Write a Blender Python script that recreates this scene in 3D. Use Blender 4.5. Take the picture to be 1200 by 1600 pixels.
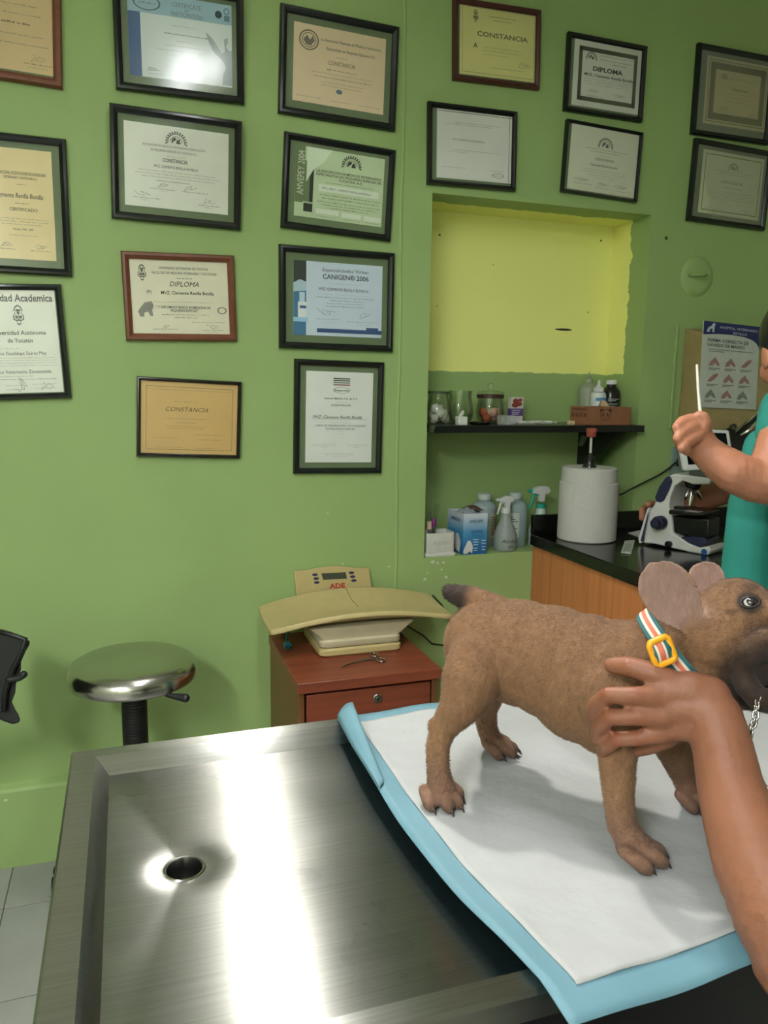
import bpy, bmesh, math, random
from mathutils import Vector as V, Matrix
random.seed(7)
for o in list(bpy.data.objects): bpy.data.objects.remove(o)
SC = bpy.context.scene
COL = SC.collection
PI = math.pi

# ------------------------------------------------------------------ camera
FPX = 1200.0
YAW, PIT, ROLL = math.radians(18.6), math.radians(9.1), math.radians(0.84)
D, H = 2.35, 1.42            # wall distance and lens height, metres
FW = V((math.sin(YAW)*math.cos(PIT), math.cos(YAW)*math.cos(PIT), -math.sin(PIT)))
_r0 = V((math.cos(YAW), -math.sin(YAW), 0)); _u0 = _r0.cross(FW)
RT = _r0*math.cos(ROLL) + _u0*math.sin(ROLL)
UP = _u0*math.cos(ROLL) - _r0*math.sin(ROLL)
CAM = V((0, 0, H))
cd = bpy.data.cameras.new('camera'); cam = bpy.data.objects.new('camera', cd); COL.objects.link(cam)
cam.matrix_world = Matrix(((RT.x, UP.x, -FW.x, CAM.x), (RT.y, UP.y, -FW.y, CAM.y), (RT.z, UP.z, -FW.z, CAM.z), (0, 0, 0, 1)))
cd.sensor_fit = 'VERTICAL'; cd.sensor_height = 36.0; cd.lens = 36.0*FPX/1600.0
cd.clip_start = 0.02
SC.camera = cam
def ray(x, y): return FW + RT*((x-600)/FPX) - UP*((y-800)/FPX)
def P(x, y, d): return CAM + ray(x, y)*d                       # pixel at a given depth
def on(x, y, ax, v):                                           # pixel on an axis-aligned plane
    r = ray(x, y); i = 'xyz'.index(ax); return CAM + r*((v-CAM[i])/r[i])

# ------------------------------------------------------------------ world, light, exposure
w = bpy.data.worlds.new('world'); SC.world = w; w.use_nodes = True
w.node_tree.nodes['Background'].inputs[0].default_value = (0.9, 0.95, 1, 1)
w.node_tree.nodes['Background'].inputs[1].default_value = 0.15
vs = SC.view_settings
vs.view_transform = 'Standard'; vs.look = 'None'; vs.gamma = 1.0; vs.exposure = 0.0; vs.use_curve_mapping = False
CEIL = 2.78; LZ = 2.6
LAMP = V((0.34, 0.75, LZ)); LAMP_POWER = 22.0
FILL_PANEL = V((-1.15, -0.9, LZ)); FILL_PANEL_POWER = 86.0
EXAM = V((0.33, 1.45, 2.36)); EXAM_AIM = V((0.46, 0.72, 0.95)); EXAM_POWER = 760.0

# ------------------------------------------------------------------ materials
def lin(c):
    def f(v):
        v /= 255.0
        return v/12.92 if v <= 0.04045 else ((v+0.055)/1.055)**2.4
    return (f(c[0]), f(c[1]), f(c[2]), 1.0)
MATS = {}
def mat(name, rgb, rough=0.5, metal=0.0, var=0.06, nscale=30.0, bump=0.0, bscale=200.0, emit=0.0, alpha=1.0, trans=0.0, coat=0.0, spec=0.5, sub=0.0, stretch=None):
    if name in MATS: return MATS[name]
    m = bpy.data.materials.new(name); m.use_nodes = True; nt = m.node_tree; N = nt.nodes; L = nt.links
    b = N['Principled BSDF']
    c = lin(rgb)
    tc = N.new('ShaderNodeTexCoord'); mp = N.new('ShaderNodeMapping')
    L.new(tc.outputs['Object'], mp.inputs['Vector'])
    if stretch: mp.inputs['Scale'].default_value = stretch
    if var > 0:
        n = N.new('ShaderNodeTexNoise'); n.inputs['Scale'].default_value = nscale; n.inputs['Detail'].default_value = 4
        L.new(mp.outputs[0], n.inputs['Vector'])
        mr = N.new('ShaderNodeMapRange'); mr.inputs[1].default_value = 0.3; mr.inputs[2].default_value = 0.7
        mr.inputs[3].default_value = 1-var; mr.inputs[4].default_value = 1+var
        L.new(n.outputs['Fac'], mr.inputs[0])
        mx = N.new('ShaderNodeMix'); mx.data_type = 'RGBA'; mx.blend_type = 'MULTIPLY'; mx.inputs[0].default_value = 1
        mx.inputs[6].default_value = c; L.new(mr.outputs[0], mx.inputs[7]); L.new(mx.outputs[2], b.inputs['Base Color'])
    else: b.inputs['Base Color'].default_value = c
    b.inputs['Roughness'].default_value = rough; b.inputs['Metallic'].default_value = metal
    b.inputs['Specular IOR Level'].default_value = spec
    if coat: b.inputs['Coat Weight'].default_value = coat; b.inputs['Coat Roughness'].default_value = 0.1
    if trans: b.inputs['Transmission Weight'].default_value = trans
    if sub: b.inputs['Subsurface Weight'].default_value = sub; b.inputs['Subsurface Radius'].default_value = (0.01, 0.004, 0.002); b.inputs['Subsurface Scale'].default_value = 0.4
    if alpha < 1: b.inputs['Alpha'].default_value = alpha
    if emit: b.inputs['Emission Color'].default_value = c; b.inputs['Emission Strength'].default_value = emit
    if bump > 0:
        n2 = N.new('ShaderNodeTexNoise'); n2.inputs['Scale'].default_value = bscale; n2.inputs['Detail'].default_value = 3
        L.new(mp.outputs[0], n2.inputs['Vector'])
        bp = N.new('ShaderNodeBump'); bp.inputs['Strength'].default_value = bump; bp.inputs['Distance'].default_value = 0.002
        L.new(n2.outputs['Fac'], bp.inputs['Height']); L.new(bp.outputs[0], b.inputs['Normal'])
    MATS[name] = m; return m
def glassmat(name, tint=(235, 240, 235), rough=0.02, base=0.05, edge=0.7):
    if name in MATS: return MATS[name]
    m = bpy.data.materials.new(name); m.use_nodes = True; nt = m.node_tree; N = nt.nodes; L = nt.links
    N.remove(N['Principled BSDF']); out = N['Material Output']
    t = N.new('ShaderNodeBsdfTransparent'); t.inputs[0].default_value = lin(tint)
    g = N.new('ShaderNodeBsdfGlossy'); g.inputs['Roughness'].default_value = rough
    f = N.new('ShaderNodeFresnel'); f.inputs['IOR'].default_value = 1.5
    mr = N.new('ShaderNodeMapRange'); mr.inputs[3].default_value = base; mr.inputs[4].default_value = edge
    mr.inputs[1].default_value = 0.04; mr.inputs[2].default_value = 1.0
    L.new(f.outputs[0], mr.inputs[0])
    x = N.new('ShaderNodeMixShader'); L.new(mr.outputs[0], x.inputs[0]); L.new(t.outputs[0], x.inputs[1]); L.new(g.outputs[0], x.inputs[2])
    L.new(x.outputs[0], out.inputs['Surface']); MATS[name] = m; return m
def milky(name, rgb, opacity=.6, rough=.35):
    if name in MATS: return MATS[name]
    m = mat(name, rgb, rough=rough, var=.03); N = m.node_tree.nodes; L = m.node_tree.links
    t = N.new('ShaderNodeBsdfTransparent'); x = N.new('ShaderNodeMixShader'); x.inputs[0].default_value = opacity
    L.new(t.outputs[0], x.inputs[1]); L.new(N['Principled BSDF'].outputs[0], x.inputs[2]); L.new(x.outputs[0], N['Material Output'].inputs['Surface']); return m
def vcolmat(name, rough=0.8, bump=0.5, bscale=260, stretch=(1, 1, 1), var=0.1, nscale=60, sub=0.0, spec=0.3, sheen=0.0):
    if name in MATS: return MATS[name]
    m = mat(name, (255, 255, 255), rough=rough, var=var, nscale=nscale, bump=bump, bscale=bscale, stretch=stretch, sub=sub, spec=spec)
    N = m.node_tree.nodes; L = m.node_tree.links
    a = N.new('ShaderNodeAttribute'); a.attribute_name = 'Col'
    for n in N:
        if n.type == 'MIX': L.new(a.outputs['Color'], n.inputs[6])
    if sheen:
        N['Principled BSDF'].inputs['Sheen Weight'].default_value = sheen
    return m
def woodmat(name, c1, c2, axis='z', rough=0.4, scale=1.0):
    if name in MATS: return MATS[name]
    m = bpy.data.materials.new(name); m.use_nodes = True; nt = m.node_tree; N = nt.nodes; L = nt.links; b = N['Principled BSDF']
    tc = N.new('ShaderNodeTexCoord'); mp = N.new('ShaderNodeMapping'); L.new(tc.outputs['Object'], mp.inputs[0])
    s = {'z': (28, 28, 1.6), 'x': (1.6, 28, 28), 'y': (28, 1.6, 28)}[axis]
    mp.inputs['Scale'].default_value = [v*scale for v in s]
    n = N.new('ShaderNodeTexNoise'); n.inputs['Scale'].default_value = 1.5; n.inputs['Detail'].default_value = 6; n.inputs['Distortion'].default_value = 0.4
    L.new(mp.outputs[0], n.inputs['Vector'])
    r = N.new('ShaderNodeValToRGB'); r.color_ramp.elements[0].position = 0.3; r.color_ramp.elements[1].position = 0.7
    r.color_ramp.elements[0].color = lin(c1); r.color_ramp.elements[1].color = lin(c2)
    L.new(n.outputs['Fac'], r.inputs[0]); L.new(r.outputs[0], b.inputs['Base Color'])
    b.inputs['Roughness'].default_value = rough
    MATS[name] = m; return m

# ------------------------------------------------------------------ mesh builder
class MB:
    def __init__(s): s.v = []; s.f = []
    def add(s, vs, fs):
        k = len(s.v); s.v += [V(p) for p in vs]; s.f += [tuple(i+k for i in f) for f in fs]; return s
    def box(s, x0, x1, y0, y1, z0, z1):
        return s.add([(x0,y0,z0),(x1,y0,z0),(x1,y1,z0),(x0,y1,z0),(x0,y0,z1),(x1,y0,z1),(x1,y1,z1),(x0,y1,z1)],
                     [(3,2,1,0),(4,5,6,7),(0,1,5,4),(1,2,6,5),(2,3,7,6),(3,0,4,7)])
    def obox(s, c, ax, ay, az):
        c, ax, ay, az = V(c), V(ax), V(ay), V(az)
        q = [c+ax*i+ay*j+az*k for k in (-1, 1) for i, j in ((-1,-1),(1,-1),(1,1),(-1,1))]
        return s.add(q, [(3,2,1,0),(4,5,6,7),(0,1,5,4),(1,2,6,5),(2,3,7,6),(3,0,4,7)])
    def ring(s, c, a, b, n, ph=0): return [V(c)+V(a)*math.cos(2*PI*i/n+ph)+V(b)*math.sin(2*PI*i/n+ph) for i in range(n)]
    def loft(s, rings, cap=True):
        n = len(rings[0]); k = len(s.v)
        for r in rings: s.v += [V(p) for p in r]
        for j in range(len(rings)-1):
            for i in range(n):
                a = k+j*n+i; b = k+j*n+(i+1) % n
                s.f.append((a, b, b+n, a+n))
        if cap:
            s.f.append(tuple(k+i for i in reversed(range(n)))); e = k+(len(rings)-1)*n
            s.f.append(tuple(e+i for i in range(n)))
        return s
    def frame(s, d):
        d = V(d).normalized(); h = V((0, 0, 1)) if abs(d.z) < 0.9 else V((1, 0, 0))
        a = d.cross(h).normalized(); return a, a.cross(d).normalized()*-1
    def cyl(s, p0, p1, r0, r1=None, n=20, cap=True):
        p0, p1 = V(p0), V(p1); r1 = r0 if r1 is None else r1
        a, b = s.frame(p1-p0)
        return s.loft([s.ring(p0, a*r0, b*r0, n), s.ring(p1, a*r1, b*r1, n)], cap)
    def lathe(s, c, prof, n=28, axis=(0, 0, 1), cap=True):
        c = V(c); d = V(axis).normalized(); a, b = s.frame(d)
        return s.loft([s.ring(c+d*z, a*max(r, 1e-5), b*max(r, 1e-5), n) for r, z in prof], cap)
    def tube(s, path, r, n=10, cap=True):
        path = [V(p) for p in path]; rs = r if isinstance(r, (list, tuple)) else [r]*len(path)
        rings = []; pa = None
        for i, p in enumerate(path):
            d = (path[min(i+1, len(path)-1)]-path[max(i-1, 0)]).normalized()
            if pa is None: a, b = s.frame(d)
            else:
                a = (pa-d*pa.dot(d)).normalized(); b = d.cross(a)
            if pa is None: b = d.cross(a)
            pa = a; rings.append(s.ring(p, a*rs[i], b*rs[i], n))
        return s.loft(rings, cap)
    def prism(s, pts, off):
        pts = [V(p) for p in pts]; off = V(off); n = len(pts)
        k = len(s.v); s.v += pts+[p+off for p in pts]
        s.f.append(tuple(k+i for i in range(n))); s.f.append(tuple(k+n+i for i in reversed(range(n))))
        for i in range(n): s.f.append((k+i, k+(i+1) % n, k+n+(i+1) % n, k+n+i))
        return s
    def grid(s, fn, nu, nv):
        k = len(s.v)
        for j in range(nv+1):
            for i in range(nu+1): s.v.append(V(fn(i/nu, j/nv)))
        for j in range(nv):
            for i in range(nu):
                a = k+j*(nu+1)+i; s.f.append((a, a+1, a+nu+2, a+nu+1))
        return s
    def sphere(s, c, r, ax=None, nu=16, nv=10):
        c = V(c); r = (r, r, r) if not isinstance(r, (tuple, list)) else r
        X, Y, Z = [V(q) for q in ax] if ax else (V((1,0,0)), V((0,1,0)), V((0,0,1)))
        k = len(s.v); s.v.append(c-Z*r[2])
        for j in range(1, nv):
            t = -PI/2+PI*j/nv
            for i in range(nu):
                p = 2*PI*i/nu
                s.v.append(c+X*(r[0]*math.cos(t)*math.cos(p))+Y*(r[1]*math.cos(t)*math.sin(p))+Z*(r[2]*math.sin(t)))
        s.v.append(c+Z*r[2]); e = len(s.v)-1
        for i in range(nu):
            s.f.append((k, k+1+(i+1) % nu, k+1+i)); s.f.append((e, e-nu+i, e-nu+(i+1) % nu))
        for j in range(nv-2):
            for i in range(nu):
                a = k+1+j*nu+i; b = k+1+j*nu+(i+1) % nu; s.f.append((a, b, b+nu, a+nu))
        return s
    def chain(s, pts, rs, n=14):                 # tapered limb of spheres and cones
        pts = [V(p) for p in pts]
        for p, r in zip(pts, rs): s.sphere(p, r, nu=14, nv=8)
        for i in range(len(pts)-1):
            d = pts[i+1]-pts[i]; L_ = d.length
            if L_ < 1e-6: continue
            m = max(1, int(L_/(0.28*min(rs[i], rs[i+1]))))
            for j in range(1, m): s.sphere(pts[i]+d*(j/m), rs[i]+(rs[i+1]-rs[i])*j/m, nu=14, nv=8)
        return s
    def build(s, name, m, parent=None, loc=None, world=True, smooth=0.6, bevel=0, bseg=2, fix=True):
        o0 = V((0, 0, 0))
        if world:
            if parent is not None:
                q = parent
                while q is not None: o0 = o0+q.location; q = q.parent
            elif loc is not None: o0 = V(loc)
        me = bpy.data.meshes.new(name); me.from_pydata([tuple(p-o0) for p in s.v], [], s.f); me.update()
        if fix:
            b = bmesh.new(); b.from_mesh(me); bmesh.ops.recalc_face_normals(b, faces=b.faces[:]); b.to_mesh(me); b.free()
        o = bpy.data.objects.new(name, me); COL.objects.link(o)
        if m: me.materials.append(m)
        if parent is not None: o.parent = parent
        elif loc is not None: o.location = V(loc)
        if smooth:
            me.shade_smooth()
            if smooth < 3: me.set_sharp_from_angle(angle=smooth)
        if bevel:
            bm_ = o.modifiers.new('bevel', 'BEVEL'); bm_.width = bevel; bm_.segments = bseg; bm_.limit_method = 'ANGLE'; bm_.angle_limit = 0.6
            bm_.harden_normals = False
        return o
def thing(name, label, cat, loc, group=None):
    o = bpy.data.objects.new(name, None); o.empty_display_size = 0.05; COL.objects.link(o); o.location = V(loc)
    return tag(o, label, cat, group)
def tag(o, label, cat, group=None):
    o['label'] = label; o['category'] = cat
    if group: o['group'] = group
    return o
def struct(o, label=None):
    o['kind'] = 'structure'
    if label: o['label'] = label; 
    return o
_tc = bpy.data.curves.new('tmp_text', 'FONT'); _to = bpy.data.objects.new('tmp_text', _tc)
def textgeo(body, bold=0.0, shear=0.0):
    _tc.body = body; _tc.size = 1.0; _tc.resolution_u = 2; _tc.offset = bold; _tc.shear = shear; _tc.align_x = 'LEFT'
    me = _to.to_mesh(); vs_ = [v.co.copy() for v in me.vertices]; fs_ = [tuple(p.vertices) for p in me.polygons]; _to.to_mesh_clear()
    return vs_, fs_
def text_on(mb, body, c, ux, uy, h, width=None, bold=0.0, shear=0.0, align=0.5):
    """letters lying flat at centre c; ux to the right, uy up; h = cap height"""
    vs_, fs_ = textgeo(body, bold, shear)
    if not vs_: return
    x0 = min(p.x for p in vs_); x1 = max(p.x for p in vs_)
    sy = h/0.72; sx = width/(x1-x0) if width else sy
    c = V(c); ux = V(ux); uy = V(uy)
    mb.add([c+ux*((p.x-x0-(x1-x0)*align)*sx)+uy*((p.y-0.36)*sy) for p in vs_], fs_)
def remesh(mb, name, m, parent=None, loc=None, voxel=0.004, smooth=6, colfn=None, pre=None):
    o = mb.build(name+'_src', None, fix=False, smooth=0)
    r = o.modifiers.new('r', 'REMESH'); r.mode = 'VOXEL'; r.voxel_size = voxel
    if smooth:
        q = o.modifiers.new('s', 'SMOOTH'); q.factor = 0.5; q.iterations = smooth
    bpy.context.view_layer.update()
    me = bpy.data.meshes.new_from_object(o.evaluated_get(bpy.context.evaluated_depsgraph_get()))
    src = o.data; bpy.data.objects.remove(o); bpy.data.meshes.remove(src)
    me.name = name
    if pre: pre(me)
    if colfn:
        a = me.color_attributes.new('Col', 'FLOAT_COLOR', 'POINT')
        for i, vtx in enumerate(me.vertices): a.data[i].color = colfn(vtx.co, vtx.normal)
    o0 = V((0, 0, 0))
    if parent is not None: o0 = parent.location
    elif loc is not None: o0 = V(loc)
    me.transform(Matrix.Translation(-o0)); me.materials.clear(); me.materials.append(m); me.shade_smooth()
    ob = bpy.data.objects.new(name, me); COL.objects.link(ob)
    if parent is not None: ob.parent = parent
    elif loc is not None: ob.location = o0
    return ob
def mixc(a, b, t):
    t = max(0.0, min(1.0, t)); return tuple(a[i]+(b[i]-a[i])*t for i in range(4))
def sstep(a, b, x):
    t = max(0.0, min(1.0, (x-a)/(b-a))); return t*t*(3-2*t)

# ------------------------------------------------------------------ room shell
X0, X1, Y0 = -1.75, 3.05, -1.7
NX0, NX1, NZ0, NZ1, ND = 0.935, 1.751, 0.862, 2.027, 0.22
def wall_paint():
    m = mat('green_wall_paint', (151, 177, 113), rough=0.6, var=0.05, nscale=3.0, bump=0.35, bscale=14, spec=0.35)
    N = m.node_tree.nodes; L = m.node_tree.links; b = N['Principled BSDF']
    mx = [n for n in N if n.type == 'MIX'][0]; tc = [n for n in N if n.type == 'TEX_COORD'][0]
    sp = N.new('ShaderNodeSeparateXYZ'); L.new(tc.outputs['Object'], sp.inputs[0])
    nz = N.new('ShaderNodeTexNoise'); nz.inputs['Scale'].default_value = 22; nz.inputs['Detail'].default_value = 5; L.new(tc.outputs['Object'], nz.inputs['Vector'])
    def math_(op, a, bb):
        q = N.new('ShaderNodeMath'); q.operation = op
        for i, v in enumerate((a, bb)):
            if isinstance(v, (int, float)): q.inputs[i].default_value = v
            else: L.new(v, q.inputs[i])
        return q.outputs[0]
    nn = math_('MULTIPLY', math_('SUBTRACT', nz.outputs['Fac'], 0.5), 0.055)
    ym = math_('GREATER_THAN', math_('ADD', sp.outputs['Y'], nn), D+0.105)
    zm = math_('GREATER_THAN', math_('ADD', sp.outputs['Z'], math_('MULTIPLY', nn, 0.25)), 1.487)
    msk = math_('MULTIPLY', ym, zm)
    y = N.new('ShaderNodeMix'); y.data_type = 'RGBA'; L.new(msk, y.inputs[0]); L.new(mx.outputs[2], y.inputs[6]); y.inputs[7].default_value = lin((246, 247, 150))
    # small dark nail holes, a gouge and white chips where the paint has flaked
    col = y.outputs[2]
    def spot(px, py, yy, r, c, sx=1.0, rough=0.0):
        nonlocal col
        p = on(px, py, 'y', yy)
        dx = math_('DIVIDE', math_('SUBTRACT', sp.outputs['X'], p.x), sx); dz = math_('SUBTRACT', sp.outputs['Z'], p.z)
        d = math_('SQRT', math_('ADD', math_('MULTIPLY', dx, dx), math_('MULTIPLY', dz, dz)), 0)
        if rough: d = math_('ADD', d, math_('MULTIPLY', math_('SUBTRACT', nz.outputs['Fac'], 0.5), rough))
        k = math_('LESS_THAN', d, r)
        q = N.new('ShaderNodeMix'); q.data_type = 'RGBA'; L.new(k, q.inputs[0]); L.new(col, q.inputs[6]); q.inputs[7].default_value = lin(c); col = q.outputs[2]
    bk = D+ND
    for a in ((687, 367, bk, .0035), (683, 478, bk, .002), (771, 414, bk, .0018), (939, 376, bk, .0035), (919, 488, bk, .0025)): spot(*a, (50, 48, 25))
    spot(880, 515, bk, .004, (45, 45, 20), 8.0, 0.006)
    for a in ((676, 878, D, .006), (684, 880, D, .0035), (693, 879, D, .004), (664, 905, D, .005), (697, 902, D, .005), (665, 929, D, .0055), (668, 895, D, .003), (690, 890, D, .003), (512, 802, D, .0025), (535, 881, D, .003), (608, 885, D, .003), (9, 1251, D-.03, .0045)): spot(*a, (196, 205, 178), 1.3, 0.006)
    spot(1041, 372, D, .006, (60, 72, 38), 1.0, 0.006)
    L.new(col, b.inputs['Base Color'])
    return m
WALLM = wall_paint()
mb = MB()
mb.add([(X0,D,0),(NX0,D,0),(NX0,D,CEIL),(X0,D,CEIL)], [(0,1,2,3)])
mb.add([(NX1,D,0),(X1,D,0),(X1,D,CEIL),(NX1,D,CEIL)], [(0,1,2,3)])
mb.add([(NX0,D,0),(NX1,D,0),(NX1,D,NZ0),(NX0,D,NZ0)], [(0,1,2,3)])
mb.add([(NX0,D,NZ1),(NX1,D,NZ1),(NX1,D,CEIL),(NX0,D,CEIL)], [(0,1,2,3)])
B = D+ND
mb.add([(NX0,D,NZ0),(NX0,B,NZ0),(NX0,B,NZ1),(NX0,D,NZ1)], [(3,2,1,0)])
mb.add([(NX1,D,NZ0),(NX1,B,NZ0),(NX1,B,NZ1),(NX1,D,NZ1)], [(0,1,2,3)])
mb.add([(NX0,D,NZ0),(NX1,D,NZ0),(NX1,B,NZ0),(NX0,B,NZ0)], [(0,1,2,3)])
mb.add([(NX0,D,NZ1),(NX1,D,NZ1),(NX1,B,NZ1),(NX0,B,NZ1)], [(3,2,1,0)])
mb.add([(NX0,B,NZ0),(NX1,B,NZ0),(NX1,B,NZ1),(NX0,B,NZ1)], [(0,1,2,3)])
wall = mb.build('wall_back', WALLM, fix=False, smooth=0); struct(wall)
T = 0.1
struct(MB().box(X0-T, X0, Y0-T, D+0.3, 0, CEIL).build('wall_left', mat('side_wall_paint', (196, 200, 176), rough=.6, bump=.2, bscale=14), smooth=0))
struct(MB().box(X1, X1+T, Y0-T, D+0.3, 0, CEIL).build('wall_right', MATS['side_wall_paint'], smooth=0))
struct(MB().box(X0, X1, Y0-T, Y0, 0, CEIL).build('wall_front', MATS['side_wall_paint'], smooth=0))
struct(MB().box(X0-T, X1+T, Y0-T, D+0.3, CEIL, CEIL+0.1).build('ceiling', mat('ceiling_white', (225, 226, 220), rough=.8), smooth=0))
fl = struct(MB().box(X0-T, X1+T, Y0-T, D+0.3, -0.1, -0.003).build('floor', mat('grout', (105, 104, 98), rough=.9), smooth=0))
tm = MB().box(-.1735, .1735, -.1735, .1735, -.006, 0).build('tile', mat('floor_tile_glaze', (152, 153, 147), rough=.32, var=.06, nscale=9), fl, world=False, smooth=0, bevel=.0012)
first = True
nx = int((X1-X0)/.35)+1; ny = int((D-Y0)/.352)+1
for j in range(ny):
    for i in range(nx):
        t_ = tm if first else tm.copy()
        if not first: COL.objects.link(t_)
        first = False
        t_.parent = fl; t_.location = (X0+.1+.35*i+.06, 2.13+.176-.352*j, 0)
bb = MB()
pf = [(D, 0), (D-.028, 0), (D-.028, .238), (D-.022, .247), (D, .256)]
bb.loft([[V((x, y, z)) for y, z in pf] for x in (X0, 1.36)])
struct(bb.build('baseboard_back', WALLM, smooth=0.3))
rg = MB(); pts = []
rings = []
for i in range(40):
    z = CEIL*i/39; wv = 0.0022*math.sin(z*9)+0.001*math.sin(z*31)
    x = 0.834+wv; rings.append([V((x-.004, D, z)), V((x-.001, D-.0035, z)), V((x+.003, D-.003, z)), V((x+.006, D, z))])
rg.loft(rings, cap=False); struct(rg.build('trim_1', WALLM, smooth=1.0))

# ceiling fixtures: flat panels, one above the table and one added as wall fill
def fixture(c, lx, ly, power, label):
    t = thing('ceiling_light', label, 'light', (c.x, c.y, c.z-.05))
    MB().box(c.x-lx/2-.02, c.x+lx/2+.02, c.y-ly/2-.02, c.y+ly/2+.02, c.z-.045, c.z).build('housing', mat('fixture_white', (230, 230, 226), rough=.5), t, bevel=.004)
    for k in (-1, 1): MB().cyl((c.x, c.y+k*ly*.4, c.z), (c.x, c.y+k*ly*.4, CEIL), .006, n=10).build('hanging_rod', MATS['fixture_white'], t)
    MB().box(c.x-lx/2, c.x+lx/2, c.y-ly/2, c.y+ly/2, c.z-.052, c.z-.046).build('diffuser', mat('diffuser_glow_%d' % int(power*10), (250, 252, 255), rough=.5, var=0, emit=power), t, smooth=0)
fixture(LAMP, .17, 1.0, LAMP_POWER, 'long white ceiling light panel above the steel table')
fixture(FILL_PANEL, .30, 1.15, FILL_PANEL_POWER, 'long unseen ceiling light panel added behind the camera to brighten the wall')  # added fill panel that brightens the wall; no such lamp is visible

# examination lamp on a ceiling arm, aimed down at the table
el = thing('examination_lamp', 'white shaded examination lamp on a ceiling arm aimed at the table', 'lamp', EXAM)
ea = (EXAM_AIM-EXAM).normalized()
MB().lathe(EXAM, [(.03, -.05), (.045, -.045), (.095, .085), (.098, .085), (.049, -.05), (.03, -.056), (.03, -.05)], 36, axis=ea, cap=False).build('shade', MATS['fixture_white'], el)
MB().lathe(EXAM, [(0, .004), (.047, .004), (.047, .0), (0, .0)], 36, axis=ea, cap=False).build('bulb', mat('exam_bulb_glow', (255, 250, 242), var=0, emit=EXAM_POWER), el)
MB().tube([EXAM-ea*.05, EXAM-ea*.12, V((EXAM.x, EXAM.y+.12, 2.5)), V((EXAM.x, EXAM.y+.1, CEIL))], .011, 10).build('arm', MATS['fixture_white'], el, smooth=2)

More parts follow.
